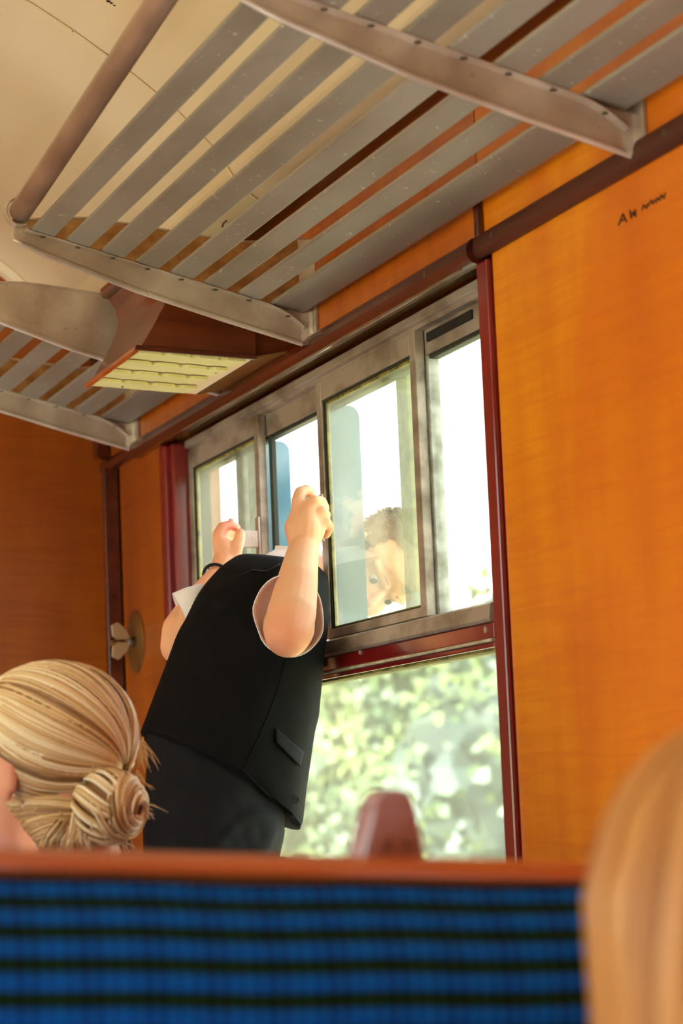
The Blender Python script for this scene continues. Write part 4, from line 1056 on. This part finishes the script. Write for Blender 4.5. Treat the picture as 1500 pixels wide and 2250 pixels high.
def fall(g_, rnd_, S_):
    tn = []
    for i in range(520):
        a_ = math.pi * (1.0 + rnd_.uniform(-.62, .62)) ; d = Vector((math.sin(a_), math.cos(a_), 0)); off = rnd_.uniform(.0, .012); pts = []
        L_ = rnd_.uniform(.16, .24)
        for s_ in range(15):
            t_ = s_ / 14
            if t_ < .5:
                e = math.pi / 2 * (1 - t_ * 2); dd = Vector((d.x * math.cos(e), d.y * math.cos(e), math.sin(e))); p_ = S_(dd, off)
            else:
                q_ = (t_ - .5) * 2; p_ = S_(d, off + .004 * math.sin(q_ * 3)) + Vector((d.x * .006 * math.sin(q_ * 5 + a_ * 3), 0, -L_ * q_))
            pts.append(p_)
        w_ = rnd_.uniform(.003, .006); n0 = len(g_.v); g_.tube(pts, [w_ * (.5 + .5 * min(1, s_ / 4)) * (1 if s_ < 13 else .4) for s_ in range(15)], 5); tn += [min(1, max(0, rnd_.gauss(.5 + .2 * math.sin(a_ * 11), .2)))] * (len(g_.v) - n0)
    return tn
g = G(); tn = []
rk = random.Random(5); Sk = lambda d, off: PK(0, -.05, .12) + KR @ Vector((d.x * (.385 * KH + off), d.y * (.46 * KH + off), d.z * (.40 * KH + off)))
n0 = len(g.v); g.ico(PK(0, -.07, .13), (.38 * KH, .45 * KH, .39 * KH), 4, KR); tn += [.3] * (len(g.v) - n0)
tn += fall(g, rk, Sk)
g.mk('hair', M['hair_c'], kid, smooth=True, attr=('tone', tn))

# ================================================================ OUTSIDE
gr = G().box(-60, 90, -40, 160, -1.5, -1.3).mk('ground', M['grass'], base=(0, 30, -1.3)); tag(gr, kind='structure')
tb = G().prism([Vector((x, -40, z)) for x, z in ((-3, -1.3), (-2.2, -.9), (2.2, -.9), (3, -1.3))], [Vector((x, 160, z)) for x, z in ((-3, -1.3), (-2.2, -.9), (2.2, -.9), (3, -1.3))]).mk('ballast_bed', M['ballast'], base=(0, 30, -1.3)); tag(tb, kind='structure')
def tree(k, loc, hgt, label, rz=0):
    rn = random.Random(k + 40); t_ = thing('tree', (0, 0, 0), label, 'tree', 'blurred trees beyond the window')
    G().tube([(0, 0, 0), (.05, 0, hgt * .25), (0, .05, hgt * .55)], [.16, .12, .06], 8).mk('trunk', M['bark'], t_, smooth=True)
    g = G(); bl = []
    for i in range(36):
        a_ = rn.uniform(0, 6.28); z = hgt * (.08 + .82 * (i / 36)); rr_ = hgt * .32 * math.sin(math.pi * min(.95, .25 + .7 * i / 36)); q = rn.uniform(.2, 1) * rr_
        c = Vector((math.cos(a_) * q, math.sin(a_) * q, z)); r = hgt * rn.uniform(.12, .19); bl.append((c, r))
        n0 = len(g.v); g.ico(c, r, 3)
        for j in range(n0, len(g.v)): v = g.v[j]; g.v[j] = c + (v - c) * .78 * (1 + .3 * noise.noise(v * 2.2) + .35 * noise.noise(v * 6))
    g.mk('crown', leafm[2 if k % 2 else 0], t_, smooth=False)
    g = G()
    for i in range(22000):
        c, r = bl[i % len(bl)]; d = Vector((rn.gauss(0, 1), rn.gauss(0, 1), rn.gauss(0, 1))).normalized(); p_ = c + d * r * rn.uniform(.78, 1.15)
        u = d.orthogonal().normalized(); v = (d.cross(u) + d * rn.uniform(-.8, .8)).normalized(); s_ = rn.uniform(.045, .09)
        g.add([p_, p_ + u * s_ + v * s_ * .5, p_ + v * s_ * 1.6, p_ - u * s_ + v * s_ * .5], [(0, 1, 2, 3)])
    lf = g.mk('leaves', leafm[1], t_); lf['kind'] = 'stuff'
    return t_
lab = 'green tree blurred by distance beyond the carriage window'
protos = [tree(k, None, h_, lab) for k, h_ in enumerate((5.6, 6.4, 5.0))]
spots = []
rn = random.Random(12)
for row, (xr_, yst, n_, dy) in enumerate(((9.5, 12, 6, 5.8), (15, 15, 7, 6.4), (21, 20, 8, 6.8), (27, 30, 8, 7.2))):
    for i in range(n_): spots.append((xr_ + rn.uniform(-.3, .3), yst + i * dy + rn.uniform(-.3, .3), rn.uniform(.9, 1.05) * (1 + .04 * row)))
for i in range(5): spots.append((-26 + rn.uniform(-1, 1), 2 + i * 8, rn.uniform(.8, 1.0)))
for i, (x, y, sc_) in enumerate(spots):
    pt = protos[i % 3]
    if i < 3: o = pt
    else:
        o = pt.copy(); col.objects.link(o)
        for ch in list(pt.children): c = ch.copy(); c.parent = o; col.objects.link(c)
    o.location = (x, y, -1.3); o.scale = (sc_,) * 3; o.rotation_euler = (0, 0, rn.uniform(0, 6.28))
